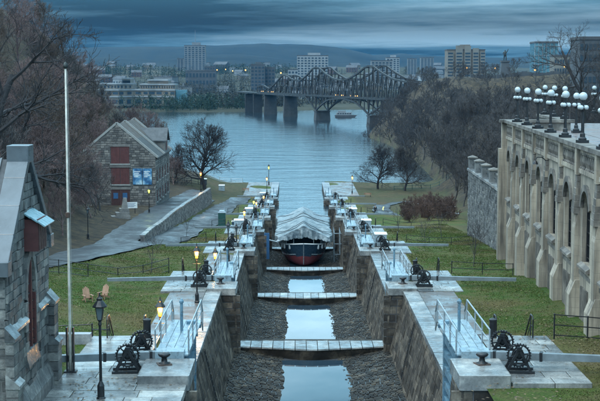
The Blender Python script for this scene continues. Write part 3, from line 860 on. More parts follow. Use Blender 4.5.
for k in range(6):
    y0, z0 = GATES[k]
    L = {0: None, 1: [(-9.8, 99), (-14, 101), (-19.0, 103), (-24, 106)], 2: [(-9.8, 140), (-12.6, 141)], 3: [(-9.8, 178.6), (-11.7, 179)], 4: [(-9.8, 218.5), (-11.6, 219)], 5: None}[k]
    if L: fence('pipe_fence', f'low black pipe fence across the left lawn behind the {ORD[k]} landing', L, group='pipe fences')
    Rr = {0: [(12.0, 59.6), (13.6, 59.8), (15.6, 60)], 1: [(12.0, 99.4), (16.8, 99.8)], 2: [(12.0, 140.4), (19.5, 142)], 3: [(12.0, 178.6), (20, 181)], 4: [(12.0, 218.6), (15.6, 220)], 5: None}[k]
    if Rr: fence('pipe_fence', f'black pipe fence on the right lawn behind the {ORD[k]} landing', Rr, group='pipe fences')
    for s in (-1, 1):                                               # hooped handrails at the head of the steps
        r_ = thing('handrail', f'black hooped handrail at the head of the {SIDE[s]} steps, {ORD[k]} gate', 'handrail', (AX + s * 9, y0 + 9.5, z0), group='handrails on the steps')
        for e in (-.85, .85):
            m = MB(); m.tube([(e, -.5, -.02), (e, -.5, .85), (e, -.35, .98), (e, .1, .98), (e, 3.2, -1.85), (e, 3.2, -2.85)], .035, 6); m.tube([(e, .1, -.05), (e, .1, .97)], .03, 6)
            m.tube([(e, -.5, .5), (e, .1, .5), (e, 3.2, -2.3)], .022, 5); m.build('rail', 'iron', r_)
        # dark box-shaped post by the handrail
        m = MB(); m.lathe([(.17, 0), (.17, .75), (.19, .78), (.19, .86), (.06, .92)], 10); b = m.build('stub_post', 'iron')
        b.location = (AX + s * 8.0, y0 + 9.0, z0); tag(b, f'stubby black post behind the winches, {SIDE[s]} landing of {ORD[k]} gate', 'post', 'stub posts on the landings')
# left approach: low wall beside the chapel, fence piece by the flagpole
m = MB(); m.box2((-9.4, 58.4, 16.9), (-14.5, 58.9, 17.55)); tag(m.build('low_wall', 'dark_coping'), 'low dark wall behind the pole beside the stone chapel', 'low wall')
fence('pipe_fence', 'short black pipe fence on the lawn edge behind the flagpole', [(-13.4, 60.5), (-9.6, 60.3)], group='pipe fences')
fence('river_railing', 'pale panelled railing along the river bank on the left', [(-29, 337.5), (-14, 338)], h=1.25, rails=(.15, .45, .75, 1.2), step=3.0, mat='galvanised', r=.05)
fence('river_railing', 'dark railing beside the river behind the museum road', [(-34, 300), (-22, 312)], h=1.2, rails=(.15, .6, 1.15), step=2.0, mat='iron', r=.045)
fence('river_railing', 'low green railing near the shore on the right', [(24, 318), (40, 322)], h=1.1, rails=(.3, 1.0), step=2.5, mat='green_plastic', r=.05)

# ------------------------------------------------------------------ lamps along the locks
def lantern_post(lit):
    root = thing('lamp_post', '', 'lamp', group='lantern posts along the locks')
    m = MB(); m.lathe([(.17, 0), (.17, .10), (.13, .14), (.13, .55), (.10, .62), (.055, .72), (.048, 2.75), (.07, 2.80), (.05, 2.9), (.09, 2.98)], 12); m.build('post', 'iron', root, smooth=False)
    m = MB(); m.tube([(-.28, 0, 2.62), (.28, 0, 2.62)], .022, 6); m.ball((-.28, 0, 2.62), .035, 6, 4); m.ball((.28, 0, 2.62), .035, 6, 4); m.build('ladder_bar', 'iron', root)
    l = MB(); l.lathe([(.10, 2.99), (.185, 3.45)], 4)
    l.build('lantern_pane', 'lamp_greenish' if lit == 2 else ('lamp_lit' if lit else 'lantern_glass'), root)
    f = MB()
    for i in range(4):
        a = math.pi / 4 + i * math.pi / 2
        a0 = (i + .5) * math.pi / 2
        f.bar((.105 * math.cos(a0), .105 * math.sin(a0), 2.98), (.19 * math.cos(a0), .19 * math.sin(a0), 3.46), .022)
    f.lathe([(.27, 3.45), (.27, 3.49), (.14, 3.66), (.10, 3.70), (.12, 3.76), (.04, 3.84), (.02, 3.98)], 8); f.build('lantern_cap', 'iron', root)
    if lit:
        ld = bpy.data.lights.new('lantern_bulb', 'POINT'); ld.energy = 330 if lit == 1 else 45; ld.color = (1, .52, .16) if lit == 1 else (.8, 1, .25); ld.shadow_soft_size = .12
        lo = bpy.data.objects.new('lantern_bulb', ld); COL.objects.link(lo); lo.parent = root; lo.location = (0, .0, 3.25 - .55)
        lo.location = (.0, -.42, 3.2)
    return root
LP = {0: (lantern_post(0), []), 1: (lantern_post(1), []), 2: (lantern_post(2), [])}
def lamp(x, y, z, lit, label, sc=1.0): place(*LP[lit], (x, y, z), 0, label, sc)
lamp(-7.35, 48.0, 17.12, 0, 'tall unlit black lantern post nearest the camera on the left', 1.03)
lamp(-6.85, 64.6, GZ[1] - .06, 1, 'glowing orange lantern just behind the nearest left landing')
lamp(-6.6, 85.4, GZ[1] - .06, 1, 'glowing orange lantern on a full black post before the second left landing')
lamp(-6.65, 105.7, GZ[2] - .06, 1, 'glowing orange lantern just behind the second left landing')
lamp(-6.6, 125.2, GZ[2] - .06, 0, 'unlit dark lantern post before the third left landing')
lamp(-6.8, 146.5, GZ[3] - .06, 0, 'small unlit lantern post behind the third left landing')
lamp(-6.6, 164.0, GZ[3] - .06, 1, 'bright orange lantern beside the tarp covered boat, left bank')
lamp(-6.7, 203.5, GZ[4] - .06, 2, 'dim greenish lantern beyond the boat on the left bank')
lamp(-7.0, 226, GZ[5] - .06, 1, 'small orange lantern behind the fifth left landing')
lamp(-6.6, 262, GZ[6] - .06, 1, 'small orange lantern between the sixth and last left landings')
lamp(-7.0, 308, 1.46, 1, 'orange lantern near the river mouth on the left quay')
lamp(-7.0, 330, 1.46, 2, 'farthest lantern post standing at the left river mouth', 1.35)
lamp(13.2, 306, gz(13.2, 306), 1, 'orange lantern near the river mouth on the right bank', 1.15)
lamp(-21.9, 192.5, gz(-21.9, 192.5), 2, 'lamp post with faint yellow light beside the museum bank', 1.0)
lamp(-24.2, 150, gz(-24.2, 150), 0, 'dark unlit lamp post on the brown bank left of the road', 1.0)
lamp(-19.3, 262, gz(-19.3, 262), 1, 'small orange lantern by the riverside tree on the left', 1.1)

# ------------------------------------------------------------------ smaller things on the lawns
def flagpole():
    root = thing('flagpole', 'tall weathered white flagpole beside the stone chapel', 'flagpole', (-9.25, 52.4, 17.15))
    m = MB(); m.lathe([(.075, 0), (.075, 1.6), (.058, 1.62), (.05, 6.5), (.038, 12.4)], 12); m.build('pole', 'pole_paint', root, smooth=True)
    m = MB(); m.box2((-.16, -.12, 0), (-.10, .12, 1.9)); m.box2((.10, -.12, 0), (.16, .12, 1.9)); m.box((0, 0, .05), (.5, .4, .1)); m.build('base_bracket', 'iron', root)
    m = MB(); m.lathe([(.02, 12.4), (.08, 12.43), (.10, 12.5), (.08, 12.58), (.02, 12.68)], 10); m.build('finial', 'bronze', root, smooth=True)
    m = MB(); m.lathe([(.075, 6.4), (.10, 6.42), (.10, 6.6), (.075, 6.62)], 10); m.build('collar', 'rusty_iron', root)
    m = MB(); m.tube([(.11, -.05, 1.3), (.09, -.06, 12.3)], .008, 4); m.build('halyard', 'white_trim', root)
flagpole()
def adirondack(x, y, rz, lab):
    root = thing('garden_chair', lab, 'chair', (x, y, gz(x, y) + .02), rz, group='wooden garden chairs'); root.scale = (.74,) * 3
    for i in range(5):
        block('back_slat', 'wood_chair', root, ((i - 2) * .125, .30, .68 + .05 * (2 - abs(i - 2))), (.11, .03, .9 + .1 * (2 - abs(i - 2))), (-.38, 0, 0))
    for i in range(5): block('seat_slat', 'wood_chair', root, (0, -.30 + i * .12, .38 - .03 * i), (.58, .11, .03), (-.2, 0, 0))
    for s in (-1, 1):
        block('arm', 'wood_chair', root, (s * .37, -.1, .58), (.13, .8, .03))
        block('front_leg', 'wood_chair', root, (s * .33, -.40, .28), (.05, .1, .58)); block('back_leg', 'wood_chair', root, (s * .30, .1, .2), (.04, .95, .11), (-.28, 0, 0))
adirondack(-13.7, 84.3, .5, 'left of two brown wooden garden chairs on the lawn')
adirondack(-12.95, 86.4, -.4, 'right of two brown wooden garden chairs on the lawn')
# portable toilet and storage box
def toilet():
    x, y = -11.4, 198
    root = thing('portable_toilet', 'dark green portable toilet with a pale roof on the left bank', 'toilet', (x, y, gz(x, y)))
    m = MB(); m.box((0, 0, 1.1), (1.1, 1.1, 2.1)); m.box((0, 0, .06), (1.2, 1.2, .12)); m.build('body', 'green_plastic', root)
    m = MB(); m.add([(-.6, -.6, 2.15), (.6, -.6, 2.15), (.6, .6, 2.15), (-.6, .6, 2.15), (-.35, -.5, 2.5), (.35, -.5, 2.5), (.35, .5, 2.5), (-.35, .5, 2.5)], [(3, 2, 1, 0), (4, 5, 6, 7), (0, 1, 5, 4), (1, 2, 6, 5), (2, 3, 7, 6), (3, 0, 4, 7)]); m.build('roof', 'grey_box', root)
    m = MB(); m.box((0, -.56, 1.1), (.75, .05, 1.8)); d = m.build('door', 'green_plastic', root)
    m = MB(); m.box((.28, -.60, 1.1), (.06, .04, .2)); m.build('handle', 'iron', d)
    m = MB(); m.tube([(.4, .4, 2.2), (.4, .4, 2.9)], .06, 8); m.build('vent_pipe', 'grey_box', root)
toilet()
def cabinet(x, y, z, d, lab, mat='grey_box'):
    root = thing('utility_cabinet', lab, 'cabinet', (x, y, z))
    m = MB(); m.box((0, 0, d[2] / 2), d); m.build('body', mat, root)
    m = MB(); m.hexa([(-d[0] / 2 - .06, -d[1] / 2 - .06, d[2]), (d[0] / 2 + .06, -d[1] / 2 - .06, d[2]), (d[0] / 2 + .06, d[1] / 2 + .06, d[2]), (-d[0] / 2 - .06, d[1] / 2 + .06, d[2]), (-d[0] / 2 - .06, -d[1] / 2 - .06, d[2] + .06), (d[0] / 2 + .06, -d[1] / 2 - .06, d[2] + .06), (d[0] / 2, d[1] / 2, d[2] + .2), (-d[0] / 2, d[1] / 2, d[2] + .2)]); m.build('lid', 'white_paint', root)
    for e in (-.25, .25):
        m = MB(); m.box((e * d[0], -d[1] / 2 - .015, d[2] / 2), (.44 * d[0], .03, d[2] * .85)); dd = m.build('door', mat, root)
        m = MB(); m.box((e * d[0] * .3, -d[1] / 2 - .045, d[2] / 2), (.04, .03, .15)); m.build('handle', 'iron', dd)
cabinet(-9.2, 197, gz(-9.2, 197), (1.2, .8, 1.0), 'small pale blue storage box beside the green toilet', 'blue_panel')
for k, s, dx, dy in ((3, 1, 8.4, 6.5), (4, 1, 8.3, 6.0), (2, 1, 7.9, 7.6), (3, -1, 8.9, 6.6), (4, -1, 9.0, 6.4), (6, -1, 8.8, 5.0)):
    cabinet(AX + s * dx, GY[k] + dy, GZ[k], (1.3, .9, .95), f'pale machinery box on the {SIDE[s]} landing of the {ORD[k]} gate', 'grey_box')
cabinet(-22.5, 314, gz(-22.5, 314), (1.6, 1.0, 1.4), 'dark box by the tall tree near the river', 'far_dark')
cabinet(-18.2, 316, gz(-18.2, 316), (1.4, 1.0, 1.3), 'grey box right of the tall riverside tree', 'grey_box')
def sign_board():
    x, y = -24.5, 191.6
    root = thing('sign_board', 'small white information board at the foot of the bank', 'sign', (x, y, gz(x, y)), .2)
    for e in (-.6, .6):
        m = MB(); m.box((e, 0, .8), (.1, .1, 1.6)); m.build('post', 'iron', root)
    m = MB(); m.box((0, -.08, 1.25), (1.9, .06, .9)); p = m.build('panel', 'white_paint', root)
    m = MB()
    for i in range(4): m.box((-.1 * (i % 2), -.115, 1.52 - i * .16), (1.4 - .2 * (i % 2), .01, .05))
    m.build('print', 'blue_panel', p)
sign_board()
def memorial():
    x, y = -24.6, 181
    root = thing('stone_monument', 'stepped stone monument on the brown bank below the museum', 'monument', (x, y, gz(x, y) - .1), .25)
    for i, (w_, h_) in enumerate(((2.6, .5), (1.9, .5), (1.3, .6))): block('tier', 'road_wall_stone', root, (.25 * i, 0, .25 + i * .5), (w_, 1.5 - .2 * i, h_))
    m = MB(); m.hexa([(.1, -.35, 1.5), (1.0, -.35, 1.5), (1.0, .35, 1.5), (.1, .35, 1.5), (.4, -.22, 3.0), (.85, -.22, 3.0), (.85, .22, 3.0), (.4, .22, 3.0)]); m.build('shaft', 'road_wall_stone', root)
memorial()
for i, (x, y) in enumerate(((-10.2, 66), (10.9, 99.2), (-10.1, 139.5))): pass
# bench near the quay
def bench(x, y, rz, lab):
    root = thing('park_bench', lab, 'bench', (x, y, gz(x, y)), rz, group='park benches')
    for i in range(3): block('seat_slat', 'wood_chair', root, (0, -.15 + i * .15, .45), (1.7, .12, .04))
    for i in range(2): block('back_slat', 'wood_chair', root, (0, .26, .65 + i * .17), (1.7, .04, .13))
    for e in (-.7, .7):
        m = MB(); m.box((e, .05, .22), (.06, .5, .44)); m.box((e, .27, .6), (.06, .06, .5)); m.build('leg', 'iron', root)
bench(-12.2, 312, .1, 'small bench on the left bank near the quay')
bench(16.5, 300, -.2, 'small bench on the right bank near the lamp')
# ------------------------------------------------------------------ stone chapel, left foreground
def arch_pts(w, h, rise, n=5):
    """pointed arch outline, from left springing over the apex to right springing; origin at bottom centre"""
    pts = []
    for i in range(n + 1):
        f = i / n; pts.append((-w / 2 * (1 - f ** 1.6), h - rise + rise * math.sin(f * math.pi / 2) ** .9))
    return pts + [(-x, y) for x, y in reversed(pts[:-1])]
def chapel():
    rn = random.Random(31)
    X0, Ya, Yb, Z0 = -9.75, 43.2, 50.6, 16.9
    W = Yb - Ya; eave, apex = 6.1, 9.25; mid = W / 2
    root = thing('stone_chapel', 'grey rubble stone gabled building with lancet window at left edge', 'building', (X0, (Ya + Yb) / 2, Z0))
    o = tuple(root.location)
    def top(u): return eave + (mid - abs(u - mid)) * (apex - eave) / mid
    m = MB(o)
    poly = [(X0 - .08, Ya, Z0 - .5), (X0 - .08, Yb, Z0 - .5), (X0 - .08, Yb, Z0 + eave), (X0 - .08, Ya + mid, Z0 + apex), (X0 - .08, Ya, Z0 + eave)]
    m.prism(poly, (-8, 0, 0)); m.build('wall_core', 'light_mortar', root, fixn=True)
    uc = mid + .1; hole = (uc - .95, uc + .95, 2.4, 5.9)
    rs = rects(W, apex, .33, .62, rn, holes=[hole, (uc - .85, uc + .85, 6.0, 7.3)], clip=lambda u, v: v < top(u) - .12)
    stones_single('stone', 'chapel_stone', root, (X0, Ya, Z0), (0, 1, 0), (0, 0, 1), (1, 0, 0), rs, rn, .14, (.0, .07))
    m = MB(o)
    rs = rects(8, eave, .33, .6, rn); stones_joined(m, (X0 - 8, Ya, Z0), (1, 0, 0), (0, 0, 1), (0, -1, 0), rs, rn, .1, (.0, .06))
    tag(m.build('side_stonework', 'chapel_stone_joined', root), kind='stuff')
    # lancet: reveal, surround stones, frame, glazing bars
    ap = arch_pts(1.5, 3.3, 1.5)
    m = MB(o); m.prism([(X0 - .06, Ya + uc + x, Z0 + 2.5 + z) for x, z in [(-.75, 0)] + ap + [(.75, 0)]][::-1], (.02, 0, 0)); m.build('window_recess', 'window_glass', root, fixn=True)
    ao = arch_pts(2.1, 3.65, 1.75)
    for i in range(len(ap) - 1):
        m = MB(o); q = []
        for xx in (X0 - .1, X0 + .1):
            for (a, b) in (ap[i], ap[i + 1], ao[i + 1], ao[i]): q.append((xx, Ya + uc + a, Z0 + 2.5 + b))
        m.hexa(q); m.build('arch_stone', 'chapel_stone', root, fixn=True)
    for sd in (-1, 1):
        for j in range(5):
            block('jamb_stone', 'chapel_stone', root, (.0, uc + sd * (.92 if j % 2 else .97) - mid, 2.5 + .18 + j * .36), (.22, .34 if j % 2 else .44, .34))
    m = MB(o)
    m.bar((X0 + .03, Ya + uc, Z0 + 2.5), (X0 + .03, Ya + uc, Z0 + 5.7), .10, .10)
    for sd in (-1, 1): m.bar((X0 + .03, Ya + uc + sd * .68, Z0 + 2.5), (X0 + .03, Ya + uc + sd * .68, Z0 + 4.4), .12, .12)
    m.build('window_frame', 'red_wood', root)
    m = MB(o)
    for i in range(7): m.bar((X0 + .02, Ya + uc - .66, Z0 + 2.7 + i * .36), (X0 + .02, Ya + uc + .66, Z0 + 2.7 + i * .36), .03, .03)
    m.build('glazing_bars', 'iron', root)
    m = MB(o); m.hexa([(X0 - .1, Ya + uc - 1, Z0 + 1.9), (X0 + .16, Ya + uc - 1, Z0 + 1.9), (X0 + .16, Ya + uc + 1, Z0 + 1.9), (X0 - .1, Ya + uc + 1, Z0 + 1.9),
                       (X0 - .1, Ya + uc - 1, Z0 + 2.52), (X0 + .05, Ya + uc - 1, Z0 + 2.42), (X0 + .05, Ya + uc + 1, Z0 + 2.42), (X0 - .1, Ya + uc + 1, Z0 + 2.52)]); m.build('window_sill', 'coping', root)
    # string courses, plinth, buttresses
    for a, b, z in ((-.05, uc - 1.05, 3.55), (uc + 1.05, W + .05, 3.55)):
        m = MB(o); m.prism([(X0, Ya + a, Z0 + z), (X0 + .2, Ya + a, Z0 + z + .06), (X0 + .2, Ya + a, Z0 + z + .16), (X0, Ya + a, Z0 + z + .34)][::-1], (0, b - a, 0)); m.build('string_course', 'coping', root, fixn=True)
    y = 0.0
    while y < W:
        l = min(rn.uniform(.7, 1.1), W - y)
        m = MB(o); m.prism([(X0 - .05, Ya + y + .01, Z0 - .4), (X0 + .27, Ya + y + .01, Z0 - .4), (X0 + .25, Ya + y + .01, Z0 + .75 + rn.uniform(-.02, .02)), (X0 + .02, Ya + y + .01, Z0 + 1.25)][::-1], (0, l - .03, 0)); m.build('plinth_stone', 'chapel_stone', root, fixn=True); y += l
    for ya in (Ya - .35, Yb - .45):
        for j, (h0, h1, d) in enumerate(((-.3, 1.9, .42), (1.9, 3.5, .30))):
            zz_ = h0
            while zz_ < h1 - .05:
                hh = min(.38, h1 - zz_); block('buttress_stone', 'chapel_stone', root, (d / 2, ya + .4 - o[1], zz_ + hh / 2), (d, .8, hh - .02)); zz_ += hh
            m = MB((0, 0, 0)); yy = ya - o[1]; m.prism([(0, yy - .04, h1), (d + .06, yy - .04, h1), (d + .06, yy - .04, h1 + .1), (0, yy - .04, h1 + .5)][::-1], (0, .88, 0)); m.build('buttress_cap', 'coping', root, fixn=True)
    # near side eave, roof slopes, gable copings and apex block
    m = MB(o); m.box2((X0 - 8, Ya - .35, Z0 + eave - .35), (X0 - .3, Ya, Z0 + eave - .05)); m.build('eave_cornice', 'coping', root)
    for sd in (-1, 1):
        yE = Ya + mid + sd * (mid + .25); zE = Z0 + eave - .28; yR, zR = Ya + mid, Z0 + apex + .12
        m = MB(o); q = []
        for x in (X0 - 8, X0 - .45):
            q += [(x, yE, zE), (x, yR, zR), (x, yR, zR - .2), (x, yE, zE - .2)]
        m.hexa([q[3], q[7], q[6], q[2], q[0], q[4], q[5], q[1]]); rf = m.build('roof', 'roof_slate', root, fixn=True)
        m = MB(o)
        for i in range(6):
            x = X0 - .9 - i * .75; m.bar((x, yE, zE + .03), (x, yR, zR + .03), .06, .08)
        m.build('roof_seam', 'roof_lead', rf)
        L = math.hypot(yR - yE, zR - zE); n = 4; ang = math.atan2(zR - zE, abs(yR - yE))
        for i in range(n):
            f = (i + .5) / n; yc = yE + (yR - yE) * f; zc = zE + (zR - zE) * f + .20
            block('gable_coping', 'roof_lead', root, (-.22, yc - o[1], zc - o[2]), (.74, L / n - .01, .26), (-sd * ang, 0, 0))
    block('apex_block', 'roof_lead', root, (-.22, 0, apex + .33), (.78, .95, .62))
    block('kneeler', 'roof_lead', root, (-.18, -mid - .12, eave - .15), (.7, .6, .5)); block('kneeler', 'roof_lead', root, (-.18, mid + .12, eave - .15), (.7, .6, .5))
    # hooded loft opening
    lo = MB(o); zc = Z0 + 6.1
    lo.box2((X0 - .05, Ya + uc - .72, zc), (X0 + .5, Ya + uc + .72, zc + 1.15)); b = lo.build('loft_box', 'red_wood', root)
    m = MB(o)
    for i in range(4): m.box2((X0 + .5, Ya + uc - .68 + i * .36, zc + .04), (X0 + .53, Ya + uc - .40 + i * .36, zc + 1.05))
    m.build('loft_door', 'door_dark', b)
    for i in range(3):
        for j in range(5):
            block('shingle', 'blue_shingle', b, (.12 + i * .26, uc - mid - .72 + j * .36, 7.42 - i * .17 + .015 * i), (.34, .345, .05), (0, .6, 0))
chapel()

# ------------------------------------------------------------------ stone museum by the road
def museum():
    rn = random.Random(8)
    X0, X1, Y0, Y1, Z0 = -35.2, -22.8, 210.0, 233.0, 8.1
    W, L = X1 - X0, Y1 - Y0; eave, apex = 8.1, 13.2; mid = W / 2
    root = thing('stone_museum', 'three storey stone warehouse with steep gable, red shutters and blue banner', 'building', ((X0 + X1) / 2, (Y0 + Y1) / 2, Z0))
    o = tuple(root.location)
    m = MB(o); m.prism([(X0, Y0 + .06, Z0 - 2), (X1 - .06, Y0 + .06, Z0 - 2), (X1 - .06, Y0 + .06, Z0 + eave), (X0 + mid, Y0 + .06, Z0 + apex), (X0, Y0 + .06, Z0 + eave)], (0, L, 0)); m.build('wall_core', 'light_mortar', root, fixn=True)
    fr = [(5.2, 8.2, 0, 2.75), (5.2, 8.2, 3.6, 6.3), (5.2, 8.2, 6.95, 9.7)]
    win = [(8.7, 11.9, 3.5, 6.2)]
    m = MB(o)
    rs = rects(W, apex, .36, .75, rn, holes=fr + win, clip=lambda u, v: v < eave + (mid - abs(u - mid)) * (apex - eave) / mid - .1)
    stones_joined(m, (X0, Y0, Z0), (1, 0, 0), (0, 0, 1), (0, -1, 0), rs, rn, .1, (.0, .06))
    sw = []
    for r_, (za, zb_) in enumerate(((.6, 2.5), (3.9, 5.7))):
        for i in range(5): sw.append((1.6 + i * 4.4, 2.7 + i * 4.4, za, zb_))
    rs = rects(L, eave, .36, .75, rn, holes=sw); stones_joined(m, (X1, Y0, Z0), (0, 1, 0), (0, 0, 1), (1, 0, 0), rs, rn, .1, (.0, .06))
    tag(m.build('stonework', 'museum_stone', root), kind='stuff')
    for i, h in enumerate(fr):
        for e in (0, 1):
            m = MB(o); a = h[0] + e * 1.5; m.box2((X0 + a + .03, Y0 - .02, Z0 + h[2]), (X0 + a + 1.47, Y0 + .08, Z0 + h[3])); d = m.build('door' if i == 0 else 'shutter', 'red_wood', root)
            m = MB(o)
            for j in range(5): m.box2((X0 + a + .10 + j * .27, Y0 - .045, Z0 + h[2] + .1), (X0 + a + .32 + j * .27, Y0 - .02, Z0 + h[3] - .1))
            m.build('boards', 'door_dark' if i == 0 else 'red_wood', d)
            if i == 0:
                m = MB(o); m.box2((X0 + a + .35, Y0 - .07, Z0 + 1.25), (X0 + a + 1.1, Y0 - .045, Z0 + 2.2)); m.build('pane', 'blue_panel', d)
        m = MB(o); m.box2((X0 + h[0] - .2, Y0 - .12, Z0 + h[3]), (X0 + h[1] + .2, Y0 + .05, Z0 + h[3] + .35)); m.build('lintel', 'museum_stone', root)
        if i: 
            m = MB(o); m.box2((X0 + h[0] - .15, Y0 - .16, Z0 + h[2] - .22), (X0 + h[1] + .15, Y0 + .05, Z0 + h[2])); m.build('sill', 'white_trim', root)
    for e in (0, 1):
        m = MB(o); m.box2((X0 + 8.75 + e * 1.58, Y0 - .12, Z0 + 3.55), (X0 + 10.22 + e * 1.58, Y0 - .02, Z0 + 6.15)); b = m.build('banner', 'banner', root)
        m = MB(o); 
        for i in range(4): m.box2((X0 + 8.95 + e * 1.58, Y0 - .13, Z0 + 5.6 - i * .28), (X0 + 8.95 + e * 1.58 + (1.0, .8, 1.05, .6)[i], Y0 - .12, Z0 + 5.72 - i * .28))
        m.build('banner_print', 'white_paint', b)
    for h in sw:
        m = MB(o); m.box2((X1 - .08, Y0 + h[0], Z0 + h[2]), (X1 - .02, Y0 + h[1], Z0 + h[3])); w_ = m.build('window', 'window_glass', root)
        m = MB(o); m.box2((X1 - .03, Y0 + h[0], Z0 + h[2]), (X1 + .04, Y0 + h[0] + .12, Z0 + h[3])); m.box2((X1 - .03, Y0 + h[1] - .12, Z0 + h[2]), (X1 + .04, Y0 + h[1], Z0 + h[3])); m.box2((X1 - .03, Y0 + h[0] + .12, Z0 + (h[2] + h[3]) / 2 - .05), (X1 + .03, Y0 + h[1] - .12, Z0 + (h[2] + h[3]) / 2 + .05)); m.build('frame', 'red_wood', w_)
        m = MB(o); m.box2((X1 - .02, Y0 + h[0] - .15, Z0 + h[2] - .18), (X1 + .12, Y0 + h[1] + .15, Z0 + h[2])); m.build('sill', 'white_trim', w_)
    xr, zr = X0 + mid, Z0 + apex + .15
    for sd in (-1, 1):
        xe = xr + sd * (mid + .35); ze = Z0 + eave - .25
        for nm, f0, f1, mt in (('roof', 0, .55, 'roof_grey'), ('roof', .55, 1, 'roof_brown')):
            q = []
            for y in (Y0 + .35, Y1 + .0):
                for f, dz in ((f0, 0), (f1, 0), (f1, -.2), (f0, -.2)): q.append((xe + (xr - xe) * f, y, ze + (zr - ze) * f + dz))
            m = MB(o); m.hexa([q[3], q[7], q[6], q[2], q[0], q[4], q[5], q[1]]); m.build(nm, mt, root, fixn=True)
        for y, nm in ((Y0 + .12, 'gable_coping'), (Y0 + 10.5, 'party_wall_coping'), (Y1 + .1, 'gable_coping')):
            m = MB(o); m.bar((xe + .05 * sd, y, ze + .12), (xr, y, zr + .16), .36, .34); m.build(nm, 'white_trim', root)
    # dormer over the loading side, towards the canal
    m = MB(o); yd = Y0 + 15.5
    m.prism([(X1 - .02, yd, Z0 + eave - 1.5), (X1 - .02, yd + 5, Z0 + eave - 1.5), (X1 - .02, yd + 5, Z0 + eave + 1.8), (X1 - .02, yd + 2.5, Z0 + eave + 3.6), (X1 - .02, yd, Z0 + eave + 1.8)], (-4.2, 0, 0)); dm = m.build('dormer', 'museum_stone', root, fixn=True)
    m = MB(o)
    for a, b in ((yd - .3, yd + 2.5), (yd + 5.3, yd + 2.5)):
        m.hexa([(X1 + .35, a, Z0 + eave + 1.62), (X1 - 4.4, a, Z0 + eave + 1.62), (X1 - 4.4, b, Z0 + eave + 3.75), (X1 + .35, b, Z0 + eave + 3.75), (X1 + .35, a, Z0 + eave + 1.8), (X1 - 4.4, a, Z0 + eave + 1.8), (X1 - 4.4, b, Z0 + eave + 3.95), (X1 + .35, b, Z0 + eave + 3.95)])
    m.build('dormer_roof', 'roof_slate', dm, fixn=True)
    m = MB(o); m.box2((X1 - .01, yd + 1.6, Z0 + eave - .5), (X1 + .05, yd + 3.4, Z0 + eave + 1.9)); m.build('loft_door', 'red_wood', dm)
   
museum()

# ------------------------------------------------------------------ retaining walls
def road_wall():
    rn = random.Random(77); x = -17.72; ya, yb = 148.5, 268
    root = thing('retaining_wall', 'long low rubble wall between the upper and lower road', 'wall', (x, ya, gz(x + .8, ya)))
    o = tuple(root.location)
    def zt(y): return gz(-18.3, y) + .62
    y = ya; m = MB(o); mc = MB(o)
    while y < yb:
        l = rn.uniform(.5, .9); z = zt(y); zb = gz(-16.9, y) - .3
        mc.hexa([(x - .22, y, zb), (x + .15, y, zb), (x + .15, y + l, zb), (x - .22, y + l, zb), (x - .22, y, z - .12), (x + .15, y, z - .12), (x + .15, y + l, zt(y + l) - .12), (x - .22, y + l, zt(y + l) - .12)])
        zz_ = z - .12
        while zz_ > zb:
            h = rn.uniform(.2, .36); p = rn.uniform(0, .07)
            m.box((x + .12 + p / 2, y + l / 2, zz_ - h / 2), (.2 + p, l - .04, h - .03)); zz_ -= h
        y += l
    mc.build('core', 'mortar', root); tag(m.build('stonework', 'road_wall_stone', root), kind='stuff')
    y = ya
    while y < yb:
        l = rn.uniform(.8, 1.3); z = zt(y + l / 2); sl = math.atan2(zt(y + l) - zt(y), l)
        block('coping_stone', 'coping', root, (0, y + l / 2 - o[1], z - o[2] - .02), (.62, l - .03, .2), (sl, rn.uniform(-.03, .03), 0)); y += l
road_wall()
def rubble_wall():
    rn = random.Random(12); a, b = Vector((20.35, 118.5, 0)), Vector((21.5, 162, 0)); zb, zt = 8.0, 17.5
    root = thing('retaining_wall', 'high grey rubble wall with stone piers beyond the terrace', 'wall', (b.x, b.y, zb))
    o = tuple(root.location); d = (a - b); L = d.length; U = d.normalized(); V = Vector((0, 0, 1)); N = U.cross(V)
    m = MB(o); m.hexa([tuple(p) for p in (b - N * .05 + V * zb, a - N * .05 + V * zb, a - N * 1.2 + V * zb, b - N * 1.2 + V * zb, b - N * .05 + V * zt, a - N * .05 + V * zt, a - N * 1.2 + V * zt, b - N * 1.2 + V * zt)]); m.build('core', 'light_mortar', root, fixn=True)
    m = MB(o); rs = rects(L, zt - zb, .36, .62, rn, jit=.45); stones_joined(m, b + V * zb, U, V, N, rs, rn, .1, (.0, .09), .03)
    # end face turned to the river side stays plain; stones on the near return
    tag(m.build('stonework', 'rubble_stone', root), kind='stuff')
    y = 0.0
    while y < L:
        l = min(1.4, L - y); c = b + U * (y + l / 2) - N * .4
        block('coping_stone', 'coping', root, (c.x - o[0], c.y - o[1], zt - o[2] + .12), (1.15, l - .03, .28), (0, 0, math.atan2(-U.x, U.y))); y += l
    n = 7
    for i in range(n):
        c = b + U * (.7 + i * (L - 1.4) / (n - 1)) - N * .45
        m = MB(); m.box((0, 0, .65), (.95, .95, 1.3)); p = m.build('pier', 'rubble_stone', root); p.location = (c.x - o[0], c.y - o[1], zt - o[2] + .22)
        m = MB(); m.lathe([(.82, 1.3), (.82, 1.44), (.05, 1.66)], 4); m.build('pier_cap', 'terrace_trim', p)
    m = MB(o)
    for zr in (.5, 1.0): m.tube([tuple(b + U * .7 - N * .45 + V * (zt + .25 + zr)), tuple(a - U * .7 - N * .45 + V * (zt + .25 + zr))], .04, 6)
    m.build('rail', 'iron', root)
rubble_wall()

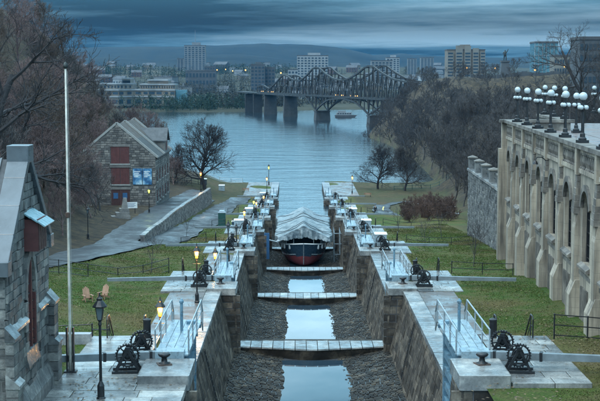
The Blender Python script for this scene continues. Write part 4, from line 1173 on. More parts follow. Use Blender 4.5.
# ------------------------------------------------------------------ hotel terrace on the right
TR = thing('terrace_building', 'tall pale limestone terrace with buttresses, arched windows and globe lamps', 'building', (16.36, 70.7, 8.0), -math.atan(.056))
def terrace():
    rn = random.Random(4); root = TR; B = 6.9; s0, s1 = -34.5, 48.3; Z = lambda z: z - 8.0
    m = MB(); m.box2((.62, s0, 0), (6, s1, Z(24.25))); m.box2((6, s0, 0), (30, 66, Z(24.25))); m.build('wall_core', 'terrace_stone', root)
    m = MB(); m.box2((.7, s0, Z(24.25) + .004), (5.9, s1 - .5, Z(24.3))); m.box2((6.0, s0, Z(24.25) + .004), (29.9, 65.5, Z(24.3))); m.build('paving', 'terrace_paving', root)
    # curved steps on the paving
    for i in range(3):
        m = MB(); m.lathe([(3.2 - i * .45, 0), (3.2 - i * .45, .17), ], 24, (11, 18, Z(24.3) + i * .17)); m.build('step', 'terrace_trim', root)
    n = round((s1 - s0) / B)
    for i in range(n):
        a, b = s0 + i * B, s0 + (i + 1) * B; c = (a + b) / 2 + .8
        zb = Z(8); zt = Z(24.25); wz0, wz1, ww = Z(18.3), Z(22.6), 2.7; rise = 1.1
        m = MB()
        m.box2((.22, a, zb), (.64, c - ww / 2, zt)); m.box2((.22, c + ww / 2, zb), (.64, b, zt)); m.box2((.22, c - ww / 2, zb), (.64, c + ww / 2, wz0))
        P = arch_pts(ww, wz1 - wz0, rise, 6)
        for j in range(len(P) - 1):
            (u0, v0), (u1, v1) = P[j], P[j + 1]
            q = [(x, c + u, z) for x in (.22, .64) for (u, z) in ((u0, wz0 + v0), (u1, wz0 + v1), (u1, zt), (u0, zt))]
            m.hexa(q)
        m.build('wall_bay', 'terrace_stone', root, fixn=True)
        # window: glass, frame, mullion, transoms
        m = MB(); m.box2((.56, c - ww / 2, wz0), (.60, c + ww / 2, wz1)); w_ = m.build('window', 'window_glass', root)
        m = MB()
        for e in (-.42, 0, .42): m.box((.50, c + e * ww * .98, (wz0 + wz1) / 2 - .35), (.10, .09, wz1 - wz0 - .8))
        for j in range(4): m.box((.51, c, wz0 + .3 + j * .75), (.06, ww * .96, .05))
        m.build('frame', 'iron', w_)
        m = MB(); m.prism([(.24, c - ww / 2 - .25, wz0 - .3), (-.02, c - ww / 2 - .25, wz0 - .3), (-.02, c - ww / 2 - .25, wz0 - .16), (.24, c - ww / 2 - .25, wz0 + .02)], (0, ww + .5, 0)); m.build('window_sill', 'terrace_trim', root, fixn=True)
        Q = arch_pts(ww + .7, wz1 - wz0 + .38, rise + .25, 6)
        for j in range(len(P) - 1):
            q = [(x, c + u, wz0 + v) for x in (.08, .30) for (u, v) in (P[j], P[j + 1], Q[j + 1], Q[j])]
            m = MB(); m.hexa(q); m.build('arch_stone', 'terrace_trim', root, fixn=True)
        # blind slot and moulding in the lower storey
        m = MB(); m.box2((.18, a + 1.0, Z(17.5)), (.24, b - .5, Z(17.75))); m.build('string_course', 'terrace_trim', root)
        for j in range(7):
            m = MB(); m.box2((.12, c - 1.2 + j * .36, Z(14.2)), (.22, c - 1.02 + j * .36, Z(16.9))); m.build('rib', 'terrace_trim', root)
        # parapet: recessed panel framed top and bottom, carved ribs, coping
        m = MB(); m.box2((.30, a, zt), (.66, b, Z(25.0))); m.build('parapet_wall', 'terrace_trim', root)
        m = MB(); m.box2((.05, a + .55, Z(23.55)), (.40, b - .55, Z(23.8))); m.box2((.12, a + .55, Z(24.75)), (.40, b - .55, Z(24.98))); m.build('panel_frame', 'terrace_stone', root)
        for j in range(9):
            u = a + .95 + j * (B - 1.9) / 8
            m = MB(); m.lathe([(.13, 0), (.13, .08), (.07, .16), (.13, .42), (.07, .78), (.13, .86), (.13, .95)], 8, (.20, u, Z(23.8))); m.build('baluster', 'terrace_trim', root)
        y = a
        for j in range(3):
            l = B / 3; block('parapet_coping', 'coping' if False else 'terrace_trim', root, (.34, y + l / 2, Z(25.13)), (.95, l - .02, .27)); y += l
        # buttress: plinth, shaft, stepped cap stones
        gzb = 0
        for (z0_, z1_, d, w_) in ((0, Z(16.2), .62, 1.5), (Z(16.2), Z(20.2), .34, 1.1)):
            m = MB(); m.box2((.24, a - w_ / 2, z0_), (.24 - d, a + w_ / 2, z1_)); m.prism([(.24, a - w_ / 2, z1_), (.24 - d, a - w_ / 2, z1_), (.24 - d * .45, a - w_ / 2, z1_ + .9), (.24, a - w_ / 2, z1_ + .9)], (0, w_, 0)); m.build('buttress', 'terrace_stone', root, fixn=True)
        m = MB(); m.box2((.24, a - .42, Z(20.2)), (.24 - .28, a + .42, Z(22.6))); m.build('buttress_shaft', 'terrace_stone', root)
        for j in range(6):
            wd = 1.0 - j * .07; dp = .42 - j * .04
            block('cap_stone', 'terrace_trim', root, (.24 - dp / 2, a, Z(21.25) + j * .38), (dp, wd, .36))
        m = MB(); m.box2((.24, a - .33, Z(23.4)), (-.05, a + .33, Z(25.0))); m.build('parapet_pier', 'terrace_stone', root)
    # corner buttress, end parapet and inner parapet
    m = MB(); m.box2((-.5, s1 - .2, 0), (1.5, s1 + .9, Z(22.6))); m.box2((-.25, s1 - .1, Z(22.6)), (1.2, s1 + .6, Z(25.0))); m.build('corner_buttress', 'terrace_stone', root)
    m = MB(); m.box2((.75, s1 - .4, Z(24.3)), (5.9, s1, Z(25.0))); m.box2((5.2, s1, Z(20)), (5.9, 66, Z(25.0))); m.build('parapet_wall', 'terrace_trim', root)
    block('parapet_coping', 'terrace_trim', root, (2.9, s1 - .2, Z(25.13)), (6.8, .9, .27)); block('parapet_coping', 'terrace_trim', root, (5.55, 57.5, Z(25.13)), (.95, 17.5, .27))
    m = MB(); m.box2((12, 44, Z(24.3)), (29, 44.6, Z(25.1))); m.box2((11.8, 43.9, Z(25.1)), (29, 44.7, Z(25.3))); m.build('inner_wall', 'terrace_stone', root)
terrace()
def globe_lamp():
    root = thing('globe_lamp', '', 'lamp', group='globe lamps on the terrace')
    m = MB(); m.box((0, 0, .09), (.62, .62, .18)); m.lathe([(.24, .18), (.24, .28), (.16, .36), (.15, .55), (.10, .62), (.085, 1.9), (.13, 1.96), (.13, 2.04), (.07, 2.08), (.06, 2.44), (.13, 2.50), (.13, 2.56)], 12); m.build('post', 'iron', root)
    m = MB(); m.ball((0, 0, 2.78), .25, 16, 10); m.build('globe', 'milk_glass', root, smooth=True)
    for i in range(4):
        a = math.pi / 4 + i * math.pi / 2; c, s = math.cos(a), math.sin(a)
        m = MB(); m.tube([(.06 * c, .06 * s, 1.92), (.16 * c, .16 * s, 1.86), (.22 * c, .22 * s, 1.98)], .03, 6); m.build('arm', 'iron', root)
        m = MB(); m.ball((.22 * c, .22 * s, 2.12), .14, 14, 8); m.build('globe', 'milk_glass', root, smooth=True)
    return root
gp_ = globe_lamp(); gu = []
rotT = Matrix.Rotation(-math.atan(.056), 3, 'Z')
def tpos(x, s, z): return tuple(Vector((16.36, 70.7, 0)) + rotT @ Vector((x, s, 0)) + Vector((0, 0, z)))
NTH = ['nearest', 'second', 'third', 'fourth', 'fifth', 'sixth', 'farthest']
for i in range(-1, 7):
    lab = f'white globe lamp on the terrace front parapet, {NTH[i]} of those in view' if i >= 0 else 'white globe lamp on the terrace parapet just out of frame'
    if i >= 0: place(gp_, gu, tpos(.34, i * 6.9, 25.26), .1 * i, lab)
for i in range(4): place(gp_, gu, tpos(5.55, 42.5 + i * 6.8, 24.3 if i == 0 else 25.26), .2 * i, f'white globe lamp on the inner terrace parapet, {NTH[i]} of that row', 1.0 if i else 1.15)
place(gp_, gu, (34.3, 150, 24.9), .8, 'small white globe lamp alone at the right edge behind the terrace', 1.05)
# row of little globe lights down the stair rail beyond the terrace
r_ = thing('stair_rail', 'sloping stair rail with a string of tiny white globes', 'handrail', (26, 136, 22.4))
m = MB((26, 136, 22.4)); m.tube([(26.6, 134, 25.2), (24.6, 140, 23.6)], .035, 6); 
for i in range(4): 
    f = i / 3; m.tube([(26.6 - 2 * f, 134 + 6 * f, 25.2 - 1.6 * f), (26.6 - 2 * f, 134 + 6 * f, 21)], .04, 6)
m.build('rail', 'iron', r_)
for i in range(7):
    f = i / 6; m = MB((26, 136, 22.4)); m.ball((26.6 - 2 * f, 134 + 6 * f, 25.33 - 1.6 * f), .10, 10, 6); m.build('globe', 'milk_glass', r_, smooth=True)
# wall lamp on the terrace face
r_ = thing('wall_lamp', 'small black gooseneck lamp fixed to the terrace face', 'lamp', tpos(0, 20.5, 23.2))
m = MB(); m.tube([(.2, 0, 0), (-.25, 0, .35), (-.6, 0, .35), (-.7, 0, .1)], .04, 6); m.build('bracket', 'iron', r_)
m = MB(); m.lathe([(.05, .15), (.14, .0), (.2, -.14), (.17, -.14)], 10, (-.7, 0, 0)); m.build('shade', 'iron', r_)

# ------------------------------------------------------------------ boat laid up in the fourth basin
def boat():
    Yb, L = 194.2, 21.0; zk = FLOOR[4] + .10
    root = thing('tour_boat', 'laid up dark blue boat with red bottom under a silver tarpaulin', 'boat', (AX, Yb + L / 2, zk))
    o = tuple(root.location)
    T = [0, .02, .06, .12, .2, .32, .5, .7, .88, 1]
    hb = [.05, 1.5, 2.6, 3.3, 3.7, 3.85, 3.9, 3.8, 3.5, 3.1]; sh = [3.55, 3.45, 3.35, 3.2, 3.1, 3.0, 2.95, 2.95, 3.0, 3.1]; kl = [.35, .12, .02, 0, 0, 0, 0, 0, .05, .2]
    secs = []
    for t_, b, s_, k_ in zip(T, hb, sh, kl):
        row = []; ful = .40 + .42 * min(1, t_ / .2)
        for j in range(-24, 25):
            f = abs(j) / 24; sg = 1 if j > 0 else -1
            x = b * (f ** (1.0 - .45 * ful)) if f > 0 else 0
            z = k_ + (s_ - k_) * (f ** (1.7 + 1.2 * ful))
            row.append((AX + sg * x, Yb + t_ * L - (z * .22 if t_ < .1 else 0), zk + z))
        secs.append(row)
    n = 49
    top, bot = [], []
    for i in range(len(T) - 1):
        for j in range(n - 1):
            zm = (secs[i][j][2] + secs[i][j + 1][2]) / 2 - zk
            (bot if zm < 1.75 else top).append((i * n + j, (i + 1) * n + j, (i + 1) * n + j + 1, i * n + j + 1))
    V = [p for r0 in secs for p in r0]
    m = MB(o); m.add(V, top); m.build('hull', 'hull_blue', root, smooth=True, fixn=True)
    m = MB(o); m.add(V, bot); m.build('hull_bottom', 'hull_red', root, smooth=True, fixn=True)
    m = MB(o); m.add(secs[-1], [tuple(range(n))]); m.build('transom', 'hull_blue', root)
    for sd in (0, -1):
        m = MB(o); m.tube([secs[i][sd] for i in range(len(T))], .09, 6); m.build('gunwale', 'white_paint', root)
    m = MB(o); m.tube([(AX, Yb - .05 - .02, zk + .35), (AX, Yb - .82, zk + 3.6)], .07, 6); m.build('stem_band', 'galvanised', root)
    m = MB(o); dk = [(secs[i][0][0] + .05, secs[i][0][1], secs[i][0][2] - .1) for i in range(len(T))] + [(secs[i][-1][0] - .05, secs[i][-1][1], secs[i][-1][2] - .1) for i in reversed(range(len(T)))]
    m.add(dk, [tuple(range(len(dk)))]); m.build('deck', 'far_dark', root)
    m = MB(o); m.box2((AX - 2.6, Yb + 2.6, zk + 2.9), (AX + 2.6, Yb + 19, zk + 5.0)); m.build('cabin', 'dark_cloth', root)
    # bow rail and hanging gear in the gap under the tarp
    m = MB(o)
    for i in range(1, 6):
        for sd in (0, -1):
            p = secs[i][sd]; m.tube([p, (p[0], p[1], p[2] + .9)], .04, 5)
    for sd in (0, -1): m.tube([(secs[i][sd][0], secs[i][sd][1], secs[i][sd][2] + .9) for i in range(1, 6)], .04, 5)
    m.build('bow_rail', 'galvanised', root)
    for i, (x, y) in enumerate(((-2.9, 1.6), (-2.1, .7), (2.2, .75), (2.8, 1.5), (3.3, 2.6), (-3.3, 2.5))):
        m = MB(o); m.lathe([(.03, -.55), (.16, -.42), (.17, .1), (.12, .25), (.03, .32)], 8, (AX + x, Yb + y - .35, zk + 3.1)); m.build('fender', 'white_paint', root, smooth=True)
    # tarpaulin
    rn = random.Random(3); ny, nx = 44, 48; vs = []; fs = []
    for i in range(ny + 1):
        f = i / ny; y = Yb - .2 + f * 17.5
        half = 4.15 + .15 * math.sin(f * 9); ridge = 6.15 + 1.1 * min(1, f * 1.6) + .12 * math.sin(f * 21)
        sh_ = 4.35 + 1.55 * min(1, f * 1.5) + .10 * math.sin(f * 17 + 1); ev = 3.55
        if f < .06: half -= (.06 - f) * 6
        for j in range(nx + 1):
            g = j / nx * 2 - 1; a = abs(g)
            if a < .62: x = half * a / .62; z = ridge + (sh_ - ridge) * (a / .62) ** 1.15 - .28 * math.sin(a / .62 * math.pi) * (1 + .22 * math.sin(f * 9.3) + .2 * math.sin(f * 23.7 + x))
            else: x = half + .12 * math.sin(f * 60 + a * 4) + .10 * (a - .62); z = sh_ + (ev - .12 * math.sin(f * 37 + g * 3) - .06 * math.sin(f * 83) - sh_) * (a - .62) / .38
            z += .035 * math.sin(x * 3.1 + f * 11) + .02 * math.sin(x * 6.3 - f * 17) + .05 * math.sin(x * 1.3 + 2.1 * math.sin(f * 13)) + rn.uniform(-.004, .004)
            vs.append((AX + (x if g > 0 else -x), y + .1 * math.sin(x * 4) , zk + z))
    for i in range(ny):
        for j in range(nx): a = i * (nx + 1) + j; fs.append((a, a + 1, a + nx + 2, a + nx + 1))
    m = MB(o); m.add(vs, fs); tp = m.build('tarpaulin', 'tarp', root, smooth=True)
    for i in (4, 9, 19, 25, 36):
        mr = MB(o); mr.tube([(p[0], p[1], p[2] + .04) for p in vs[i * (nx + 1):(i + 1) * (nx + 1):2]], .035, 5); mr.build('tie_rope', 'dark_cloth', tp)
    for jj in (6, 42):
        mr = MB(o); mr.tube([secs[i][jj] for i in range(1, len(T))], .08, 6); mr.build('rubbing_strake', 'galvanised', root)
    # front apron of the cover hanging in ragged folds
    vs = []; fs = []; nz = 9
    for j in range(nx + 1):
        g = j / nx * 2 - 1; src = vs_top = (AX, 0, 0)
        a = abs(g) ; x = g * 3.95; zt_ = zk + 6.10 + (4.30 - 6.10) * (a ** 1.15)
        low = zk + 4.25 - .35 * a + .10 * math.sin(g * 13) + .06 * math.sin(g * 47 + 1) + .25 * (1 - a)
        for q in range(nz + 1):
            h = q / nz; vs.append((AX + x, Yb - .22 - .35 * h + .16 * math.sin(g * 34 + h * 1.2) * h + .08 * math.sin(g * 21), zt_ + (min(low, zt_ - .3) - zt_) * h))
    for j in range(nx):
        for q in range(nz): a = j * (nz + 1) + q; fs.append((a, a + 1, a + nz + 2, a + nz + 1))
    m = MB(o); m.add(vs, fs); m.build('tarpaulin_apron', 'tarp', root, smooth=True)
    m = MB(o); m.tube([(AX - 6.0, 188.5, GZ[3] - 2.0), (AX - 5.2, 190.5, GZ[3] - 3.6), (AX - 4.2, 192.6, zk + 4.0), (AX - 3.0, 195, zk + 3.9)], .10, 6); m.build('mooring_rope', 'white_paint', root, smooth=True)
boat()
r_ = thing('work_scaffold', 'pale pipe scaffold standing between the boat and the right basin wall', 'scaffold', (AX + 5.0, 197, FLOOR[4]))
for i in range(3):
    for j in range(2):
        m = MB(); m.tube([(j * .9 - .3, i * 2.2, .2), (j * .9 - .3, i * 2.2, 5.2)], .06, 6); m.build('standard', 'galvanised', r_)
for z in (1.6, 3.2, 4.8):
    m = MB(); m.bar((-.4, -.1, z), (.8, -.1, z), .1, .1); m.bar((-.3, 0, z), (-.3, 4.4, z), .1, .1); m.bar((.6, 0, z), (.6, 4.4, z), .1, .1); m.build('ledger', 'galvanised', r_)
m = MB(); m.box2((AX - 5.9, 186.5, GZ[4] - 3.4), (AX - 5.0, 186.62, GZ[4] + .4)); tag(m.build('hoarding', 'blue_panel'), 'dark blue board standing beside the boat at the left wall', 'board')

# ------------------------------------------------------------------ walking person
def skin_obj(name, joints, edges, mat, parent, sub=2):
    me = bpy.data.meshes.new(name); me.from_pydata([j[0] for j in joints], edges, []); o = link(name, me, mat, parent)
    sm = o.modifiers.new('skin', 'SKIN'); sm.use_smooth_shade = True
    for v, j in zip(me.skin_vertices[0].data, joints):
        v.radius = (j[1], j[1]) if not isinstance(j[1], tuple) else j[1]
    me.skin_vertices[0].data[0].use_root = True
    ss = o.modifiers.new('sub', 'SUBSURF'); ss.levels = sub; ss.render_levels = sub
    return o
def person():
    x, y = 14.3, 234.0
    root = thing('person', 'person in dark coat and trousers walking on the right footpath', 'person', (x, y, gz(x, y) + .06), .15)
    J = [((0, 0, .95), (.15, .11)), ((0, .01, 1.18), (.14, .10)), ((0, .02, 1.42), (.17, .11)), ((0, .02, 1.53), .06), ((0, .0, 1.60), .07), ((0, -.01, 1.70), (.085, .10)), ((0, -.01, 1.78), (.07, .08)),
         ((.10, 0, .90), .10), ((.11, -.16, .50), .065), ((.11, -.10, .10), .045), ((.11, -.26, .04), .04), ((-.10, 0, .90), .10), ((-.11, .12, .48), .065), ((-.11, .34, .14), .045), ((-.11, .22, .04), .04),
         ((.20, .02, 1.42), .06), ((.27, .10, 1.14), .05), ((.27, -.02, .90), .035), ((.27, -.06, .80), .03), ((-.20, .02, 1.42), .06), ((-.27, -.06, 1.14), .05), ((-.25, -.20, .92), .035), ((-.25, -.25, .83), .03)]
    E = [(0, 1), (1, 2), (2, 3), (3, 4), (4, 5), (5, 6), (0, 7), (7, 8), (8, 9), (9, 10), (0, 11), (11, 12), (12, 13), (13, 14), (2, 15), (15, 16), (16, 17), (17, 18), (2, 19), (19, 20), (20, 21), (21, 22)]
    skin_obj('body', J, E, 'skin', root)
    C = [((0, .0, .95), (.20, .15)), ((0, 0, .72), (.21, .16)), ((0, .01, 1.18), (.18, .135)), ((0, .02, 1.40), (.20, .14)), ((0, .02, 1.52), .085), ((.21, .02, 1.42), .085), ((.28, .10, 1.14), .07), ((.28, -.02, .92), .055), ((-.21, .02, 1.42), .085), ((-.28, -.06, 1.14), .07), ((-.26, -.20, .94), .055)]
    skin_obj('coat', C, [(0, 1), (0, 2), (2, 3), (3, 4), (3, 5), (5, 6), (6, 7), (3, 8), (8, 9), (9, 10)], 'dark_cloth', root)
    T = [((0, 0, .93), (.16, .12)), ((.10, 0, .86), .115), ((.11, -.16, .50), .085), ((.11, -.10, .10), .07), ((-.10, 0, .86), .115), ((-.11, .12, .48), .085), ((-.11, .34, .16), .07)]
    skin_obj('trousers', T, [(0, 1), (1, 2), (2, 3), (0, 4), (4, 5), (5, 6)], 'dark_cloth', root)
    Hh = [((0, .04, 1.74), (.09, .09)), ((0, .03, 1.80), (.08, .085)), ((0, .07, 1.66), (.07, .06))]
    skin_obj('hair', Hh, [(0, 1), (0, 2)], 'hair', root)
    for sx, yy, zz_ in ((.11, -.16, .06), (-.11, .28, .08)):
        m = MB(); m.box((sx, yy, zz_), (.10, .30, .11)); m.build('shoe', 'dark_cloth', root)
person()
# ------------------------------------------------------------------ short winter grass on the lawns
def grass_blades(name, label, n, x0, x1, y0, y1, seed):
    g = np.random.default_rng(seed)
    X = g.uniform(x0, x1, n); Y = y0 + (y1 - y0) * g.random(n) ** 1.5
    keep = np.ones(n, bool)
    for (gy, gzv) in GATES: keep &= ~((np.abs(X - AX) < 10.9) & (Y > gy - .3) & (Y < gy + 13.2))
    keep &= ~((np.abs(X - AX) < 10.1) & (Y > GY[0] + 9)) & ~((X < -9.0) & (Y < 52.5)) & ~((X < AX) & (X > -9.8) & (Y < 51))
    for r_ in ROAD: keep &= ~((np.abs(X - road_x(r_, Y)) < ROAD[r_][2] + .3) & (Y > ROAD[r_][0][0]) & (Y < ROAD[r_][0][-1]))
    keep &= X < 16.0 + .056 * (Y - 70) + (Y > 119) * 3
    keep &= X > -.235 * Y - 4
    clump = np.sin(X * 2.1 + np.sin(Y * 1.3) * 2) * np.sin(Y * 1.7 + np.sin(X * .9)) + np.sin(X * .6 + Y * .4)
    keep &= clump + g.normal(0, .9, n) > -.3
    X, Y = X[keep], Y[keep]; n = len(X); Z = ground(X, Y) - .01
    h = g.uniform(.02, .05, n) * (1 + Y / 160); w = g.uniform(.009, .02, n) * (1 + Y / 80); az = g.uniform(0, 6.28, n); ln = g.normal(0, .05, (n, 2))
    v = np.empty((n, 3, 3)); c, s = np.cos(az) * w, np.sin(az) * w
    v[:, 0] = np.stack([X - c, Y - s, Z], -1); v[:, 1] = np.stack([X + c, Y + s, Z], -1); v[:, 2] = np.stack([X + ln[:, 0], Y + ln[:, 1], Z + h], -1)
    me = bpy.data.meshes.new(name); me.vertices.add(3 * n); me.vertices.foreach_set('co', v.ravel())
    me.loops.add(3 * n); me.loops.foreach_set('vertex_index', np.arange(3 * n)); me.polygons.add(n)
    me.polygons.foreach_set('loop_start', np.arange(0, 3 * n, 3)); me.polygons.foreach_set('loop_total', np.full(n, 3)); me.update(calc_edges=True)
    tag(link(name, me, 'grass_blade'), label, 'grass', kind='stuff')
t = NT('grass_blade')
c = t.ramp(t.rand(True), [(0, (.050, .095, .015)), (.45, (.075, .122, .022)), (.8, (.100, .125, .030)), (1, (.17, .14, .055))])
c = t.mix(t.rng(t.noise(.09, 6, .62), .40, .50, .75, 0), c, (.13, .105, .05))
t.set(c, .8, spec=.2)
grass_blades('grass', 'short patchy winter grass on the left lawn', 300000, -22, -8, 52, 190, 1)
grass_blades('grass', 'short green winter grass on the right lawn', 300000, 10, 22, 44, 190, 2)

# fallen leaves blown over lawns, landings and paths
def leaves(n, seed):
    g = np.random.default_rng(seed); X = np.where(g.random(n) < .6, g.uniform(-22, -4.5, n), g.uniform(6.6, 16, n)); Y = 46 + 130 * g.random(n) ** 1.6
    keep = (np.sin(X * .7 + Y * .3) + np.sin(Y * .5 - X * .2) + g.normal(0, .8, n) > .2) & (X > -.235 * Y - 2) & ~((np.abs(X - AX) < 7.5) & (Y > 52)) & ~((X < -9.0) & (Y < 52)) & ~((X > 10) & (Y < 50.2))
    X, Y = X[keep], Y[keep]; n = len(X); Z = ground(X, Y) + .06
    for gy, gzv in GATES: Z = np.where((np.abs(X - AX) < 10.6) & (Y > gy - 4.4) & (Y < gy + 9.5), gzv + .02, Z)
    a = g.uniform(0, 6.28, n); r = g.uniform(.03, .065, n); V_ = np.empty((n, 4, 3))
    for i in range(4):
        V_[:, i] = np.stack([X + r * np.cos(a + i * 1.571) * (1.5 if i % 2 else .8), Y + r * np.sin(a + i * 1.571) * (1.5 if i % 2 else .8), Z + g.uniform(0, .03, n)], -1)
    me = bpy.data.meshes.new('fallen_leaves'); me.from_pydata(V_.reshape(-1, 3).tolist(), [], np.arange(4 * n).reshape(-1, 4).tolist())
    tag(link('fallen_leaves', me, 'fallen_leaf'), 'brown fallen leaves scattered over lawns and landings', 'leaves', kind='stuff')
t = NT('fallen_leaf'); t.set(t.ramp(t.rand(True), [(0, (.05, .03, .018)), (.6, (.12, .07, .03)), (1, (.22, .15, .07))]), .7)
leaves(16000, 5)
# ------------------------------------------------------------------ bare trees
def rot_dir(d, ang, az):
    up = Vector((0, 0, 1)) if abs(d.z) < .95 else Vector((1, 0, 0))
    x = d.cross(up).normalized(); y = d.cross(x)
    return (d * math.cos(ang) + (x * math.cos(az) + y * math.sin(az)) * math.sin(ang)).normalized()
def bare_tree(seed, H, counts, r0, trunk_f=.22, spread=1.0, up=.25, twig=.016, droop=0.0, wig=.16, rnd=0):
    """trunk MB and crown MB of a leafless tree of height about H"""
    rn = random.Random(seed); tr, cr = MB(), MB()
    LV = len(counts)
    def grow(p, d, L, r, lv):
        n = (7, 5, 4, 3, 3, 2)[min(lv, 5)]; sides = (9, 6, 4, 3, 3, 3)[min(lv, 5)]
        pts = [p]; rad = [r]; q = p; dd = d
        for i in range(n):
            dd = (dd + Vector((rn.gauss(0, wig), rn.gauss(0, wig), rn.gauss(0, wig) + (up if lv > 0 else .05) * .35 - droop * (lv >= 3)))).normalized()
            q = q + dd * (L / n); pts.append(q); f = (i + 1) / n
            rad.append(max(twig * .6, r * (1 - f * (.55 if lv == 0 else .72))))
        (tr if lv == 0 else cr).tube(pts, rad, sides, cap=False)
        if lv >= LV: return
        c = counts[lv]
        for i in range(c):
            f = (trunk_f + (1 - trunk_f) * (i + .6) / c) if lv == 0 else (.22 + .78 * (i + rn.random()) / c)
            f = min(f, .999); k = f * n; a = int(k); pp = pts[a].lerp(pts[a + 1], k - a); db = (pts[a + 1] - pts[a]).normalized()
            az = i * 2.4 + rn.uniform(-.5, .5)
            ang = (rn.uniform(.55, 1.05) if lv == 0 else rn.uniform(.4, .95)) * spread
            ll = L * (rn.uniform(.55, .8) * (1.05 - .55 * f) if lv == 0 else rn.uniform(.42, .68) * (1.15 - .5 * f))
            if rnd and lv == 0: ll = H * .47 * rn.uniform(.85, 1.05) * math.sqrt(max(.12, 1 - ((f - .42) / .66) ** 2)); ang = 1.25 - .95 * f + rn.uniform(-.12, .12)
            rr = max(twig, rad[a] * (.55 if lv == 0 else .58))
            nd = rot_dir(db, ang, az)
            grow(pp, nd, ll, rr, lv + 1)
    grow(Vector((0, 0, -.4)), Vector((0, 0, 1)), H * (.72 if spread < 1.1 else .62), r0, 0)
    return tr, cr
def tree_proto(name, cat, seed, H, counts, r0, mat, group, **k):
    root = thing(name, '', cat, group=group); tr, cr = bare_tree(seed, H, counts, r0, **k)
    tr.build('trunk', mat, root, smooth=True); cr.build('crown', mat, root); return root
WOODL = 'leafless trees on the left slope'; WOODR = 'leafless trees on the right slope'
prot = {}
for i in range(4):
    prot['L%d' % i] = (tree_proto('bare_tree', 'tree', 40 + i, 11 + i, ((10, 8, 7, 6), (8, 7, 6, 5), (11, 7, 6, 5), (9, 8, 6, 6))[i], (.17, .26, .2, .24)[i], ('bark_purple', 'bark_grey', 'bark_purple', 'bark_brown')[i], WOODL, trunk_f=(.14, .3, .2, .22)[i], twig=.024, spread=(.95, .8, 1.05, .9)[i], up=.3), [])
for i in range(4):
    prot['R%d' % i] = (tree_proto('bare_tree', 'tree', 60 + i, 11 + i, (9, 8, 7, 5), .17, 'bark_grey', WOODR, trunk_f=.2, twig=.030, spread=.9, up=.32), [])
prot['dense'] = (tree_proto('bare_tree', 'tree', 88, 15.0, (17, 9, 7, 6), .42, 'bark_dark', 'single trees', trunk_f=.2, twig=.026, spread=1.0, up=.12, rnd=1), [])
prot['big'] = (tree_proto('bare_tree', 'tree', 85, 15.0, (9, 7, 6, 5), .34, 'bark_dark', 'single trees', trunk_f=.2, twig=.014, spread=1.05, up=.16), [])
prot['shrub'] = (tree_proto('bare_shrub', 'shrub', 90, 3.2, (16, 10, 8), .05, 'shrub_twig', 'leafless shrubs on the right lawn', trunk_f=.03, twig=.016, spread=1.25, up=.3), [])
prot['sapling'] = (tree_proto('sapling', 'tree', 93, 4.5, (7, 5, 4), .045, 'bark_grey', 'saplings on the lawns', trunk_f=.3, twig=.010, spread=.8, up=.4), [])
def tree(p, x, y, label, sc=1.0, rz=None, z=None, sx=None):
    s_ = (sc * (sx or 1), sc * (sx or 1), sc)
    return place(*prot[p], (x, y, gz(x, y) - .1 if z is None else z), rng.uniform(0, 6.28) if rz is None else rz, label, s_)
# wooded slope on the left
cnt = 0; rn = random.Random(21); spots = []
def zone_label(kind, x, y):
    px = 296 + 1300 * x / y; d = float(np.interp(y, LX_Y, LX)) - x
    w = 'at the left frame edge' if px < 30 else 'behind the chapel roof and flagpole' if px < 75 else 'between the flagpole and the museum' if px < 105 else 'behind the museum roof'
    return f"{kind} leafless tree {'high on' if d > 14 else 'low on'} the steep left slope, {w}"
KIND = ['dense purple', 'upright grey', 'broad purple', 'brown']
FAR = []
while cnt < 150:
    y = rn.uniform(88, 320); foot = float(np.interp(y, LX_Y, LX))
    x = foot - 1.5 - abs(rn.gauss(0, 17)) - (2 if y < 120 else 0)
    if x < -.30 * y - 6: continue
    if 200 < y < 240 and x > -41: continue
    if 118 < y < 206 and x > -30: continue
    if any((x - a) ** 2 + (y - b) ** 2 < 5.5 for a, b in spots): continue
    px = 296 + 1300 * x / y
    sc = rn.uniform(.75, 1.15) * (.72 if y < 120 else 1.0) * (.80 if px > 70 else 1)
    spots.append((x, y)); tree('L%d' % (cnt % 4), x, y, zone_label(KIND[cnt % 4], x, y), sc); cnt += 1
for i, (x, y, s_) in enumerate(((-27.2, 172, .55), (-28.3, 186, .62), (-31.0, 200, .65), (-35.5, 203, .75), (-38, 207, .85), (-30, 160, .6), (-26.8, 148, .5))):
    tree('L%d' % (i % 4), x, y, 'smaller leafless tree in front of the museum gable', s_)
# large branches reaching in at the top left
tree('big', -23.6, 100, 'big dark leafless tree whose boughs cross the upper left sky', 1.6, rz=2.2, z=14)
tree('big', -33.5, 150, 'tall thin leafless tree above the left slope skyline', .95, rz=.8)
# single trees by the water
tree('dense', -21.6, 305, 'large round leafless tree standing alone by the river, left bank', 1.08, sx=1.0)
tree('dense', 20.3, 322, 'round leafless tree at the river shore, right bank', .72, rz=1, sx=1.05)
tree('dense', 26.5, 316, 'leafless tree right of the shore lamp, second from the water', .75, rz=2.4)
tree('R1', 36.5, 296, 'tall thin leafless tree in front of the right wood', 1.15)
tree('R2', 32.0, 262, 'slender leafless tree behind the shrubs on the right', .95)
